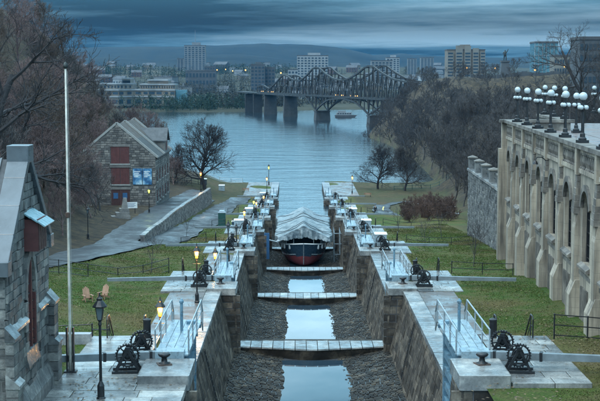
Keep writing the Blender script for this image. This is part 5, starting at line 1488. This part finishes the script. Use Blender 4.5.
# wood on the right hill
cnt = 0; spots = []
def zone_label_r(x, y):
    px = 296 + 1300 * x / y
    w = 'by the river shore' if px < 410 else 'left of the rubble wall' if px < 468 else 'above the rubble wall' if px < 500 else 'behind the terrace'
    return f"grey leafless tree on the right hill, {'nearer' if y < 260 else 'middle' if y < 340 else 'farther'} row {w}"
while cnt < 260:
    y = 170 + 500 * rn.random() ** .8; foot = float(np.interp(y, RX_Y, RX))
    x = foot + .5 + abs(rn.gauss(0, 13 + y * .03))
    if x > .22 * y + 14 : continue
    if y > 560 and x > 62 and abs(x - 92) < 34: continue
    if any((x - a) ** 2 + (y - b) ** 2 < 7 for a, b in spots): continue
    top_y = 75 - 1300 * (gz(x, y) + 12 - CAM_Z) / y
    sc = rn.uniform(.7, 1.05) * (.8 if y > 480 else 1.0) * (.8 if y < 230 else 1)
    spots.append((x, y)); cnt += 1
    if y > 410: FAR.append((x, y, gz(x, y), sc))
    else: tree('R%d' % (cnt % 4), x, y, zone_label_r(x, y), sc)
# the far part of that wood reads as one mass
for i in range(90):
    y = rn.uniform(470, 705); x = float(np.interp(y, RX_Y, RX)) + abs(rn.gauss(0, 13)) - 1
    FAR.append((x, y, gz(x, y) - .3, rn.uniform(.55, .9)))
low = []
for i in range(3):
    a, b = bare_tree(70 + i, 12, (7, 5, 5, 3), .2, trunk_f=.2, twig=.05, spread=.9, up=.32)
    V_ = np.array(a.v + b.v); F_ = a.f + [tuple(q + len(a.v) for q in f) for f in b.f]; low.append((V_, np.array(F_)))
vs, fs, nb = [], [], 0
for i, (x, y, z, sc) in enumerate(FAR):
    V_, F_ = low[i % 3]; a = i * 1.7; co, si = math.cos(a) * sc, math.sin(a) * sc
    W_ = np.stack([V_[:, 0] * co - V_[:, 1] * si + x, V_[:, 0] * si + V_[:, 1] * co + y, V_[:, 2] * sc + z], -1)
    vs.append(W_); fs.append(F_ + nb); nb += len(V_)
me = bpy.data.meshes.new('far_wood'); me.from_pydata(np.concatenate(vs).tolist(), [], np.concatenate(fs).tolist())
tag(link('far_wood', me, 'bark_grey'), 'distant leafless wood on the cliff beside the bridge', 'wood', kind='stuff')
# behind the terrace
tree('big', 31.0, 141, 'wide leafless tree rising behind the terrace at upper right', .80, rz=4.0, z=24.2)
tree('R3', 37.5, 150, 'leafless tree at the right edge behind the globe lamps', .82, z=25)
tree('R0', 33.8, 160, 'low bushy leafless tree left of the lone globe lamp', .55, z=23)
tree('R2', 41.5, 172, 'dark leafless tree partly out of frame at upper right', .85, z=24)
for i, (x, y, s_) in enumerate(((18.4, 207, 1.5), (20.4, 212, 1.9), (22.2, 208, 1.8), (20.8, 201, 1.5), (23.8, 215, 1.9), (19.4, 218, 1.7), (25.4, 222, 1.7), (17.6, 199, 1.2), (23.4, 199, 1.5), (21.8, 221, 1.8), (24.6, 206, 1.6))):
    tree('shrub', x, y, 'reddish brown leafless shrub in the clump on the right lawn', s_)
for i, (x, y, s_, l) in enumerate(((-12.9, 113.5, .9, 'young leafless sapling on the left lawn below the stone wall'), (-13.9, 163, .8, 'young sapling beside the lower road'), (16.0, 117, 1.0, 'thin sapling on the right lawn nearest the terrace'), (17.6, 128, .95, 'thin sapling on the right lawn in front of the rubble wall'), (15.0, 148, 1.0, 'thin sapling left of the rubble wall'), (17.8, 158, .9, 'thin sapling at the far end of the rubble wall'), (13.6, 170, .9, 'thin sapling beside the shrubs'))):
    tree('sapling', x, y, l, s_)
# ------------------------------------------------------------------ steel truss bridge over the river
def bridge():
    A, B = Vector((-26, 1000, 0)), Vector((56, 704, 0)); D = B - A; L = D.length; dr = D.normalized(); nx = Vector((dr.y, -dr.x, 0))
    root = thing('truss_bridge', 'dark steel cantilever truss bridge on stone piers across the river', 'bridge', (A.x, A.y, 0)); o = tuple(root.location)
    def P(t_, n_, z): p = A + D * t_ + nx * n_; return (p.x, p.y, z)
    zd = 16.0; hwid = 3.6
    tp = [(.0, 20), (.06, 22), (.12, 19), (.17, 22.5), (.245, 29), (.285, 29), (.33, 26), (.40, 25.5), (.45, 29), (.505, 34.2), (.54, 34.2), (.59, 30), (.645, 27), (.695, 26), (.745, 27), (.80, 30), (.855, 34.4), (.89, 34.4), (.94, 30.5), (1.0, 27), (1.08, 25.5), (1.14, 25)]
    def zt(t_): return float(np.interp(t_, [a for a, _ in tp], [b for _, b in tp]))
    bt = [(.0, 15.2), (.44, 15.2), (.49, 10), (.521, 6.5), (.555, 10), (.61, 14), (.695, 15.2), (.78, 14), (.835, 10), (.872, 6.5), (.91, 10), (.96, 14), (1.14, 15.2)]
    def zb(t_): return float(np.interp(t_, [a for a, _ in bt], [b for _, b in bt]))
    m = MB(o); m.hexa([P(-.25, -hwid, zd - .9), P(1.16, -hwid, zd - .9), P(1.16, hwid, zd - .9), P(-.25, hwid, zd - .9), P(-.25, -hwid, zd), P(1.16, -hwid, zd), P(1.16, hwid, zd), P(-.25, hwid, zd)]); m.build('deck', 'bridge_steel', root, fixn=True)
    n = 46; ts = [1.14 * i / n for i in range(n + 1)]
    for sd in (-1, 1):
        w_ = sd * (hwid + .5)
        m = MB(o)
        for i in range(n): m.bar(P(ts[i], w_, zt(ts[i])), P(ts[i + 1], w_, zt(ts[i + 1])), .9, .9)
        m.build('top_chord', 'bridge_steel', root)
        m = MB(o)
        for i in range(n): m.bar(P(ts[i], w_, zb(ts[i])), P(ts[i + 1], w_, zb(ts[i + 1])), .9, .9); m.bar(P(ts[i], w_, zd), P(ts[i + 1], w_, zd), .7, 1.3)
        m.build('bottom_chord', 'bridge_steel', root)
        for i in range(n + 1):
            m = MB(o); m.bar(P(ts[i], w_, zb(ts[i])), P(ts[i], w_, zt(ts[i])), .6, .6); m.build('vertical', 'bridge_steel', root)
        for i in range(n):
            m = MB(o); a, b = (i, i + 1) if i % 2 else (i + 1, i)
            m.bar(P(ts[a], w_, zd if zb(ts[a]) > 14.5 else zb(ts[a])), P(ts[b], w_, zt(ts[b])), .5, .5)
            m.bar(P(ts[a], w_, (zd + zt(ts[a])) / 2), P(ts[b], w_, (zd + zt(ts[b])) / 2), .3, .3)
            m.build('diagonal', 'bridge_steel', root)
    for i in range(0, n + 1, 2):
        m = MB(o); m.bar(P(ts[i], -hwid - .5, zt(ts[i])), P(ts[i], hwid + .5, zt(ts[i])), .45, .45); m.build('cross_strut', 'bridge_steel', root)
    for t_, ww, zz_ in ((.08, 1.8, 15.2), (.265, 2.4, 15.2), (.521, 5, 6.5), (.872, 5, 6.5), (1.02, 5, 15.2)):
        m = MB(o); q = []
        for z, k_ in ((-3, 1.15), (zz_ - .6, 1.0)):
            for a, b in ((-1, -1), (1, -1), (1, 1), (-1, 1)):
                c = A + D * t_ + dr * a * ww * .5 * k_ + nx * b * (hwid + .9) * k_; q.append((c.x, c.y, z))
        m.hexa(q); pr = m.build('pier', 'bridge_pier', root, fixn=True)
        m = MB(o); c = A + D * t_; m.box((c.x, c.y, zz_ - .4), (ww + 1.0, 2 * hwid + 2.6, .7), math.atan2(dr.y, dr.x)); m.build('pier_cap', 'bridge_pier', pr)
    # approach viaduct on the far bank
    for i in range(2):
        c = A - D * (.05 + .09 * i); m = MB(o); m.box((c.x, c.y, 7), (2.0, 7, 15), math.atan2(dr.y, dr.x)); m.build('bent', 'bridge_steel', root)
    for i, t_ in enumerate((-.03, .04, .07, .60, .64, .70, .73)):
        c = A + D * t_ - nx * 1.7; car = thing('distant_car', 'tiny lit car crossing the truss bridge', 'car', (c.x, c.y, zd), math.atan2(dr.y, dr.x), 'cars on the bridge')
        m = MB(); m.box((0, 0, .75), (4.2, 1.8, .8)); m.box((-.2, 0, 1.4), (2.2, 1.6, .6)); m.build('body', 'far_dark', car)
        for e in (-.6, .6):
            m = MB(); m.ball((2.15, e, .8), .3, 6, 4); m.build('headlight', 'far_light', car)
bridge()
def river_ferry():
    Y = 905; x = (345 - 296.3) / 1300 * Y
    root = thing('moored_boat', 'small white boat on the river beyond the bridge pier', 'boat', (x, Y, 0), .1); root.scale = (.75,) * 3
    m = MB(); m.prism([(-9, -2.4, .1), (9, -2.4, .1), (11, -2.4, 2.2), (-9.5, -2.4, 2.2)], (0, 4.8, 0)); m.build('hull', 'far_dark', root, fixn=True)
    m = MB(); m.box((-1, 0, 3.4), (14, 4, 2.4)); m.box((-3, 0, 5.4), (7, 3.2, 1.6)); c = m.build('cabin', 'far_white', root)
    for i in range(6):
        m = MB(); m.box((-6.5 + i * 2.2, -2.05, 3.6), (1.4, .1, 1.0)); m.build('window', 'far_glass', c)
river_ferry()
# ------------------------------------------------------------------ buildings across the river
def XY(px, Y): return (px - 296.3) / 1300 * Y
def ZY(py, Y): return CAM_Z - (py - 75) / 1300 * Y
def far_block(name, label, x0, x1, ytop, Y, wall, rows, cols, depth=None, base=None, cat='building', win='far_glass', roofbox=0, rz=0.0, wfrac=(.62, .55), bands=False, group=None, mast=0):
    w_ = (x1 - x0) / 1300 * Y; zt = ZY(ytop, Y); zb_ = float(far_z(np.array(XY((x0 + x1) / 2, Y)), np.array(Y))) - .5 if base is None else base
    h = zt - zb_; d = depth or w_ * .6
    root = thing(name, label, cat, (XY((x0 + x1) / 2, Y), Y, zb_), rz, group)
    m = MB(); m.box((0, d / 2, h / 2), (w_, d, h)); m.build('wall', wall, root)
    m = MB(); m.box((0, d / 2, h + .5), (w_ + .6, d + .6, 1.0)); r_ = m.build('roof', 'far_roof', root)
    if roofbox:
        m = MB(); m.box((w_ * .05, d / 2, h + 1 + roofbox / 2), (w_ * .4, d * .5, roofbox)); m.build('penthouse', wall, r_)
    if mast:
        m = MB(); m.tube([(0, d / 2, h), (0, d / 2, h + mast)], [.7, .3], 5); m.build('mast', 'far_grey', r_)
    if rows and cols:
        cw, rh = w_ / cols, h * .94 / rows
        m = MB(); m.box((0, -.10, 0), (cw * wfrac[0], .3, rh * wfrac[1])); me = m.mesh('window')
        m2 = MB(); m2.box((-.12, 0, 0), (.3, d / max(2, cols // 2) * .6, rh * wfrac[1])); me2 = m2.mesh('window')
        for r2 in range(rows):
            for c in range(cols):
                q = link('window', me, win, root); q.location = (-w_ / 2 + (c + .5) * cw, 0, h * .03 + (r2 + .5) * rh)
    if bands:
        for i in range(bands):
            m = MB(); m.box((0, -.5, h * (i + 1) / (bands + 1)), (w_ * 1.01, 1.2, h * .05)); m.build('balcony_band', wall, root)
    return root
# towers
far_block('office_tower', 'tall grey tower with roof mast at left of the far city', 185, 206, 46, 2300, 'far_grey', 13, 6, roofbox=5, mast=28)
far_block('office_block', 'lower dark block beside the masted tower', 205, 215.5, 67, 1900, 'far_dark', 6, 4)
far_block('office_block', 'dark block in front of the masted tower', 178, 190, 59, 2350, 'far_grey', 9, 4)
far_block('office_block', 'low dark building below the masted tower', 186, 216, 71, 1500, 'far_dark', 3, 9, depth=20)
far_block('apartment_block', 'dark brick block with orange lights left of the bridge', 251, 265, 65, 1450, 'far_dark', 8, 4, roofbox=2)
far_block('apartment_block', 'dark narrow annex right of the brick block', 265, 275, 68, 1460, 'far_dark', 7, 3)
far_block('apartment_tower', 'wide white apartment block behind the bridge truss', 297, 328, 56, 1700, 'far_white', 12, 9, depth=24, roofbox=3, wfrac=(.6, .5))
far_block('apartment_block', 'pale block stepping down left of the white apartments', 288, 298, 70, 1650, 'far_white', 5, 3)
far_block('apartment_tower', 'pale slab block behind the right truss peak', 371, 392, 61, 1800, 'far_grey', 10, 6, depth=22)
far_block('apartment_tower', 'light tower right of the truss bridge', 386, 399, 58, 1950, 'far_white', 12, 4, depth=20, roofbox=3)
far_block('apartment_tower', 'grey tower behind the wooded hill left of the big apartment slab', 407, 416, 59, 2300, 'far_grey', 11, 3)
far_block('apartment_tower', 'bluish tower between the grey tower and the big slab', 420, 433, 58, 2400, 'far_grey', 11, 4)
def big_slab():
    Y = 1250; root = far_block('apartment_tower', 'large brown grey apartment slab with stacked balconies at centre right', 446.5, 484, 50.5, Y, 'far_tan', 0, 0, depth=22, base=2)
    w_ = (484 - 446.5) / 1300 * Y; h = ZY(50.5, Y) - 2
    for i, (a, b, top) in enumerate(((-.5, -.34, -2.5), (-.28, -.10, 4.5), (-.05, .12, 4.0), (.17, .33, 2.0), (.37, .5, -2.0))):
        m = MB(); m.box(((a + b) / 2 * w_, -.9, (h + top) / 2), ((b - a) * w_, 2.0, h + top)); bay = m.build('bay', 'far_stone', root)
        for r2 in range(16):
            m = MB(); m.box(((a + b) / 2 * w_, -1.95, 3 + r2 * h / 17), ((b - a) * w_ * .8, .25, h / 17 * .5)); m.build('window', 'far_glass', bay)
    m = MB(); m.box((0, 10, h + 3), (9, 8, 5)); m.build('penthouse', 'far_tan', root)
big_slab()
def glass_building():
    Y = 850; root = far_block('glass_building', 'pale teal glass box building behind the hill at right', 533.5, 556.5, 43.5, Y, 'teal_glass', 0, 0, depth=18, base=20)
    w_ = 23 / 1300 * Y; h = ZY(43.5, Y) - 20
    for i in range(7):
        m = MB(); m.box((-w_ / 2 + i * w_ / 6, -.15, h / 2), (.3, .4, h)); m.build('mullion', 'far_white', root)
    for i in range(5):
        m = MB(); m.box((0, -.12, 4 + i * h / 5), (w_, .35, .3)); m.build('transom', 'far_white', root)
    m = MB(); m.box((0, 9, h + 1), (w_ * 1.02, 18.5, .8)); m.build('roof_slab', 'far_white', root)
glass_building()
far_block('stone_block', 'pale low stone building right of the glass box', 553, 571, 56.5, 760, 'far_stone', 4, 7, depth=14, base=18)
far_block('stone_block', 'dark building behind the tree at the right edge', 578, 604, 40, 420, 'far_dark', 5, 6, depth=14, base=22)
far_block('office_tower', 'distant dark tower peeking at the right behind the hill', 571, 582, 55, 900, 'far_dark', 6, 3, depth=14, base=20)
# white church spire
def spire():
    Y = 1500; x = XY(419.5, Y); root = thing('church', 'tiny white church with a pointed spire right of the bridge', 'church', (x, Y, 6))
    m = MB(); m.box((0, 9, 5), (9, 18, 10)); m.build('nave', 'far_white', root)
    m = MB(); m.prism([(-5, 0, 10), (5, 0, 10), (0, 0, 15)], (0, 18, 0)); m.build('roof', 'far_roof', root, fixn=True)
    m = MB(); m.box((0, -1, 8), (4.5, 4.5, 16)); t_ = m.build('tower', 'far_white', root)
    m = MB(); m.lathe([(3.0, 16), (.1, 27)], 6, (0, -1, 0)); m.build('spire', 'far_white', t_)
spire()
# long curved museum across the river: stacked terraces
def long_museum():
    Y = 1080; x0, x1 = XY(78, Y), XY(176, Y)
    root = thing('riverside_museum', 'long low terraced museum with pale bands across the river', 'building', ((x0 + x1) / 2, Y, 4))
    w_ = x1 - x0
    for i, (a, b, z0, z1, dy) in enumerate(((-.5, .5, 0, 7, 0), (-.5, .5, 8.2, 12.5, 3), (-.46, .05, 13.6, 17.5, 6), (.12, .5, 13.6, 17.0, 6), (-.05, .02, 17.5, 22, 10), (.2, .42, 17.0, 20.5, 9))):
        m = MB(); n = 14; P = []
        for j in range(n + 1):
            u = a + (b - a) * j / n; P.append((u * w_, dy + 6 * math.sin(u * 9) + 3 * math.sin(u * 23)))
        for j in range(n):
            (xa, ya), (xb, yb) = P[j], P[j + 1]
            m.hexa([(xa, ya, z0), (xb, yb, z0), (xb, yb + 25, z0), (xa, ya + 25, z0), (xa, ya, z1), (xb, yb, z1), (xb, yb + 25, z1), (xa, ya + 25, z1)])
        st = m.build('storey', ('far_stone', 'far_tan')[i % 2], root, fixn=True)
        m = MB()
        for j in range(n):
            (xa, ya), (xb, yb) = P[j], P[j + 1]
            m.hexa([(xa, ya - 1.0, z1), (xb, yb - 1.0, z1), (xb, yb + 26, z1), (xa, ya + 26, z1), (xa, ya - 1.0, z1 + 1.1), (xb, yb - 1.0, z1 + 1.1), (xb, yb + 26, z1 + 1.1), (xa, ya + 26, z1 + 1.1)])
        m.build('parapet_band', 'far_white', st, fixn=True)
        for j in range(n):
            (xa, ya), (xb, yb) = P[j], P[j + 1]
            m = MB(); m.hexa([(xa + .6, ya - .15, z0 + (z1 - z0) * .25), (xb - .6, yb - .15, z0 + (z1 - z0) * .25), (xb - .6, yb + .5, z0 + (z1 - z0) * .25), (xa + .6, ya + .5, z0 + (z1 - z0) * .25), (xa + .6, ya - .15, z0 + (z1 - z0) * .75), (xb - .6, yb - .15, z0 + (z1 - z0) * .75), (xb - .6, yb + .5, z0 + (z1 - z0) * .75), (xa + .6, ya + .5, z0 + (z1 - z0) * .75)])
            m.build('window', 'far_glass', st, fixn=True)
    m = MB(); m.box((w_ * .56, 4, 7), (9, 12, 12)); m.build('green_wing', 'teal_glass', root)
long_museum()
# houses scattered over the far town
rn = random.Random(55); spots = []
hp = {}
for i, (w_, d, h, mt) in enumerate(((13, 10, 6, 'far_white'), (18, 12, 8, 'far_brick'), (15, 10, 7, 'far_tan'), (26, 14, 11, 'far_grey'), (20, 12, 9, 'far_dark'))):
    root = thing('distant_house', '', 'house', group='houses of the far town')
    m = MB(); m.box((0, 0, h / 2), (w_, d, h)); m.build('wall', mt, root)
    m = MB(); m.prism([(-w_ / 2 - .5, -d / 2 - .5, h), (-w_ / 2 - .5, d / 2 + .5, h), (-w_ / 2 - .5, 0, h + d * .35)], (w_ + 1, 0, 0)) if i != 3 else m.box((0, 0, h + .5), (w_ + .5, d + .5, 1.0)); m.build('roof', 'far_roof' if i % 2 else 'far_dark', root, fixn=True)
    for j in range(4):
        for q in range(1 + (h > 7)):
            m = MB(); m.box((-w_ / 2 + (j + .5) * w_ / 4, -d / 2 - .1, 2.4 + q * 3.2), (w_ * .12, .3, 1.7)); m.build('window', 'far_glass', root)
    hp[i] = (root, [])
HL = ['small white gabled house in the far town', 'brick gabled house in the far town', 'tan gabled house in the far town', 'flat roofed grey block in the far town', 'dark gabled house in the far town']
n = 0
while n < 110:
    Y = 1280 + 1400 * rn.random() ** 1.2; px = rn.uniform(60, 560); x = XY(px, Y)
    if any((x - a) ** 2 + (Y - b) ** 2 < 500 for a, b in spots): continue
    spots.append((x, Y)); i = rn.choice((0, 0, 1, 2, 2, 3, 4))
    place(*hp[i], (x, Y, float(far_z(np.array(x), np.array(Y))) - .3), rn.uniform(-.5, .5), HL[i], rn.uniform(.8, 1.3)); n += 1
# street lights of the far city
for i, (px, py, Y) in enumerate(((217.5, 70, 1700), (245.8, 70.2, 1500), (233, 71, 1800), (281, 73, 1400), (226, 69.5, 1900), (466, 68, 1180), (494.5, 68.5, 640), (534, 70, 610), (563.5, 66.5, 610), (45.5, 181, 0))):
    if Y == 0: continue
    x, z = XY(px, Y), ZY(py, Y); zb_ = max(2, gz(x, Y)) if Y < 700 else 5
    root = thing('street_light', f'tiny orange street light, {["leftmost", "second", "third", "fourth", "fifth", "sixth", "by the statue", "on the hill crest", "at the right hill"][i]} among those beyond the river and hill', 'street light', (x, Y, zb_), group='far street lights')
    m = MB(); m.tube([(0, 0, 0), (0, 0, z - zb_)], .12, 5); m.build('post', 'far_dark', root)
    m = MB(); m.ball((0, 0, z - zb_), .45 if Y < 700 else .8, 8, 6); m.build('lamp', 'far_light', root)
# ------------------------------------------------------------------ statue on the hill
def statue():
    Y = 585; x = XY(504, Y); zb_ = gz(x, Y) - .5; top = ZY(61, Y)
    root = thing('statue', 'dark statue of a figure with raised arm on a tapered pedestal', 'statue', (x, Y, zb_)); h = top - zb_
    m = MB(); q = []
    for z, w_ in ((0, 2.6), (h, 1.5)): q += [(-w_, -w_, z), (w_, -w_, z), (w_, w_, z), (-w_, w_, z)]
    m.hexa(q); p = m.build('pedestal', 'far_dark', root)
    m = MB(); m.box((0, 0, .5), (7.5, 7.5, 1.0)); m.box((0, 0, h - .2), (3.9, 3.9, .7)); m.build('moulding', 'far_dark', p)
    k = 2.6
    J = [((0, 0, 1.0), .20), ((0, 0, 1.25), .18), ((0, 0, 1.48), .22), ((0, 0, 1.60), .08), ((0, 0, 1.75), .13), ((0, 0, 1.86), .10), ((.13, 0, .9), .14), ((.16, -.1, .5), .10), ((.18, -.05, .05), .09), ((-.13, 0, .9), .14), ((-.16, .08, .5), .10), ((-.2, .1, .05), .09), ((.26, 0, 1.5), .09), ((.42, -.1, 1.78), .07), ((.50, -.12, 2.08), .05), ((-.27, 0, 1.46), .09), ((-.38, .05, 1.2), .07), ((-.25, -.12, 1.02), .06)]
    J = [((a[0] * k, a[1] * k, h + a[2] * k), r_ * k) for a, r_ in J]
    skin_obj('figure', J, [(0, 1), (1, 2), (2, 3), (3, 4), (4, 5), (0, 6), (6, 7), (7, 8), (0, 9), (9, 10), (10, 11), (2, 12), (12, 13), (13, 14), (2, 15), (15, 16), (16, 17)], 'bronze', root, 1)
statue()
# low terraces and a wall on the statue hill
for i, (xa, xb, py) in enumerate(((478, 556, 73.5), (470, 560, 79))):
    Y = 575 - i * 20; m = MB(); n = 20
    for j in range(n):
        u = j / n; X0_, X1_ = XY(xa + (xb - xa) * u, Y), XY(xa + (xb - xa) * (u + 1 / n), Y); y0 = Y - 14 * math.sin(u * 3.14)
        g0 = min(gz(X0_, y0), gz(X1_, y0)) - 1
        m.box2((X0_, y0, g0), (X1_, y0 + 1.0, g0 + 2.4))
    tag(m.build('terrace_wall', 'far_dark'), ('curved low wall round the statue hilltop', 'lower curved wall on the statue hill')[i], 'wall')
# ------------------------------------------------------------------ far woods (masses nobody could count) and single conifers
def wood(name, label, pts, mat, hts, n, seed, kind='stuff'):
    r2 = random.Random(seed); m = MB()
    for i in range(n):
        a, b = r2.choice(pts); f = r2.random(); x = a[0] + (b[0] - a[0]) * f; Y = a[1] + (b[1] - a[1]) * f + r2.uniform(-30, 30)
        X_ = XY(x, Y); z = float(far_z(np.array(X_), np.array(Y))); h = r2.uniform(*hts); w_ = h * r2.uniform(.4, .65)
        if z < 0: continue
        # ragged crown: short stack of twisted rings with leaf-like shards
        for q in range(55):
            az = r2.uniform(0, 6.28); zz_ = z + h * r2.random() ** 1.2; rr = w_ * (1.05 - .8 * ((zz_ - z) / h)) * r2.uniform(.2, 1)
            c = Vector((X_ + rr * math.cos(az), Y + rr * math.sin(az), zz_)); s_ = h * r2.uniform(.04, .10)
            d = [Vector((r2.gauss(0, 1), r2.gauss(0, 1), r2.gauss(0, 1))).normalized() * s_ for _ in range(3)]
            m.add([tuple(c + v) for v in d], [(0, 1, 2)])
        m.tube([(X_, Y, z - .5), (X_, Y, z + h * .8)], [h * .03, h * .01], 3, False)
    tag(m.build(name, mat), label, 'wood', kind=kind)
wood('far_wood', 'dark wooded shore across the river on the left', [((120, 1090), (255, 1075)), ((150, 1075), (215, 1070))], 'conifer', (7, 13), 230, 1)
wood('far_wood', 'dark leafless wood along the far bank behind the bridge', [((200, 1120), (300, 1150)), ((225, 1110), (290, 1180)), ((300, 1200), (430, 1320))], 'far_foliage', (8, 14), 420, 2)
wood('far_wood', 'dark wood in the far town behind the museum', [((60, 1400), (250, 1500)), ((60, 1800), (300, 1900)), ((70, 1300), (190, 1330)), ((200, 1700), (560, 1800)), ((60, 2300), (560, 2300))], 'far_foliage', (8, 15), 900, 3)
wood('far_wood', 'conifer belt on the skyline left of the masted tower', [((100, 2100), (186, 2050)), ((205, 2200), (300, 2300))], 'conifer', (10, 17), 170, 4)
# far skyline tree on the left
# ------------------------------------------------------------------ air
mb = MB(); mb.hexa([(-5000, -300, -6), (5000, -300, -6), (5000, 5500, -6), (-5000, 5500, -6), (-5000, -300, 172), (5000, -300, 172), (5000, 5500, 172), (-5000, 5500, 172)])
hm = bpy.data.materials.new('haze'); hm.use_nodes = True; M['haze'] = hm
nt = hm.node_tree; nt.nodes.clear(); vol = nt.nodes.new('ShaderNodeVolumePrincipled'); out = nt.nodes.new('ShaderNodeOutputMaterial')
vol.inputs['Color'].default_value = (.06, .46, .95, 1); vol.inputs['Density'].default_value = .000028; vol.inputs['Anisotropy'].default_value = .2
nt.links.new(vol.outputs[0], out.inputs['Volume'])
hz = mb.build('haze', hm, fixn=True); tag(hz, 'thin blue evening haze over the river', kind='stuff')
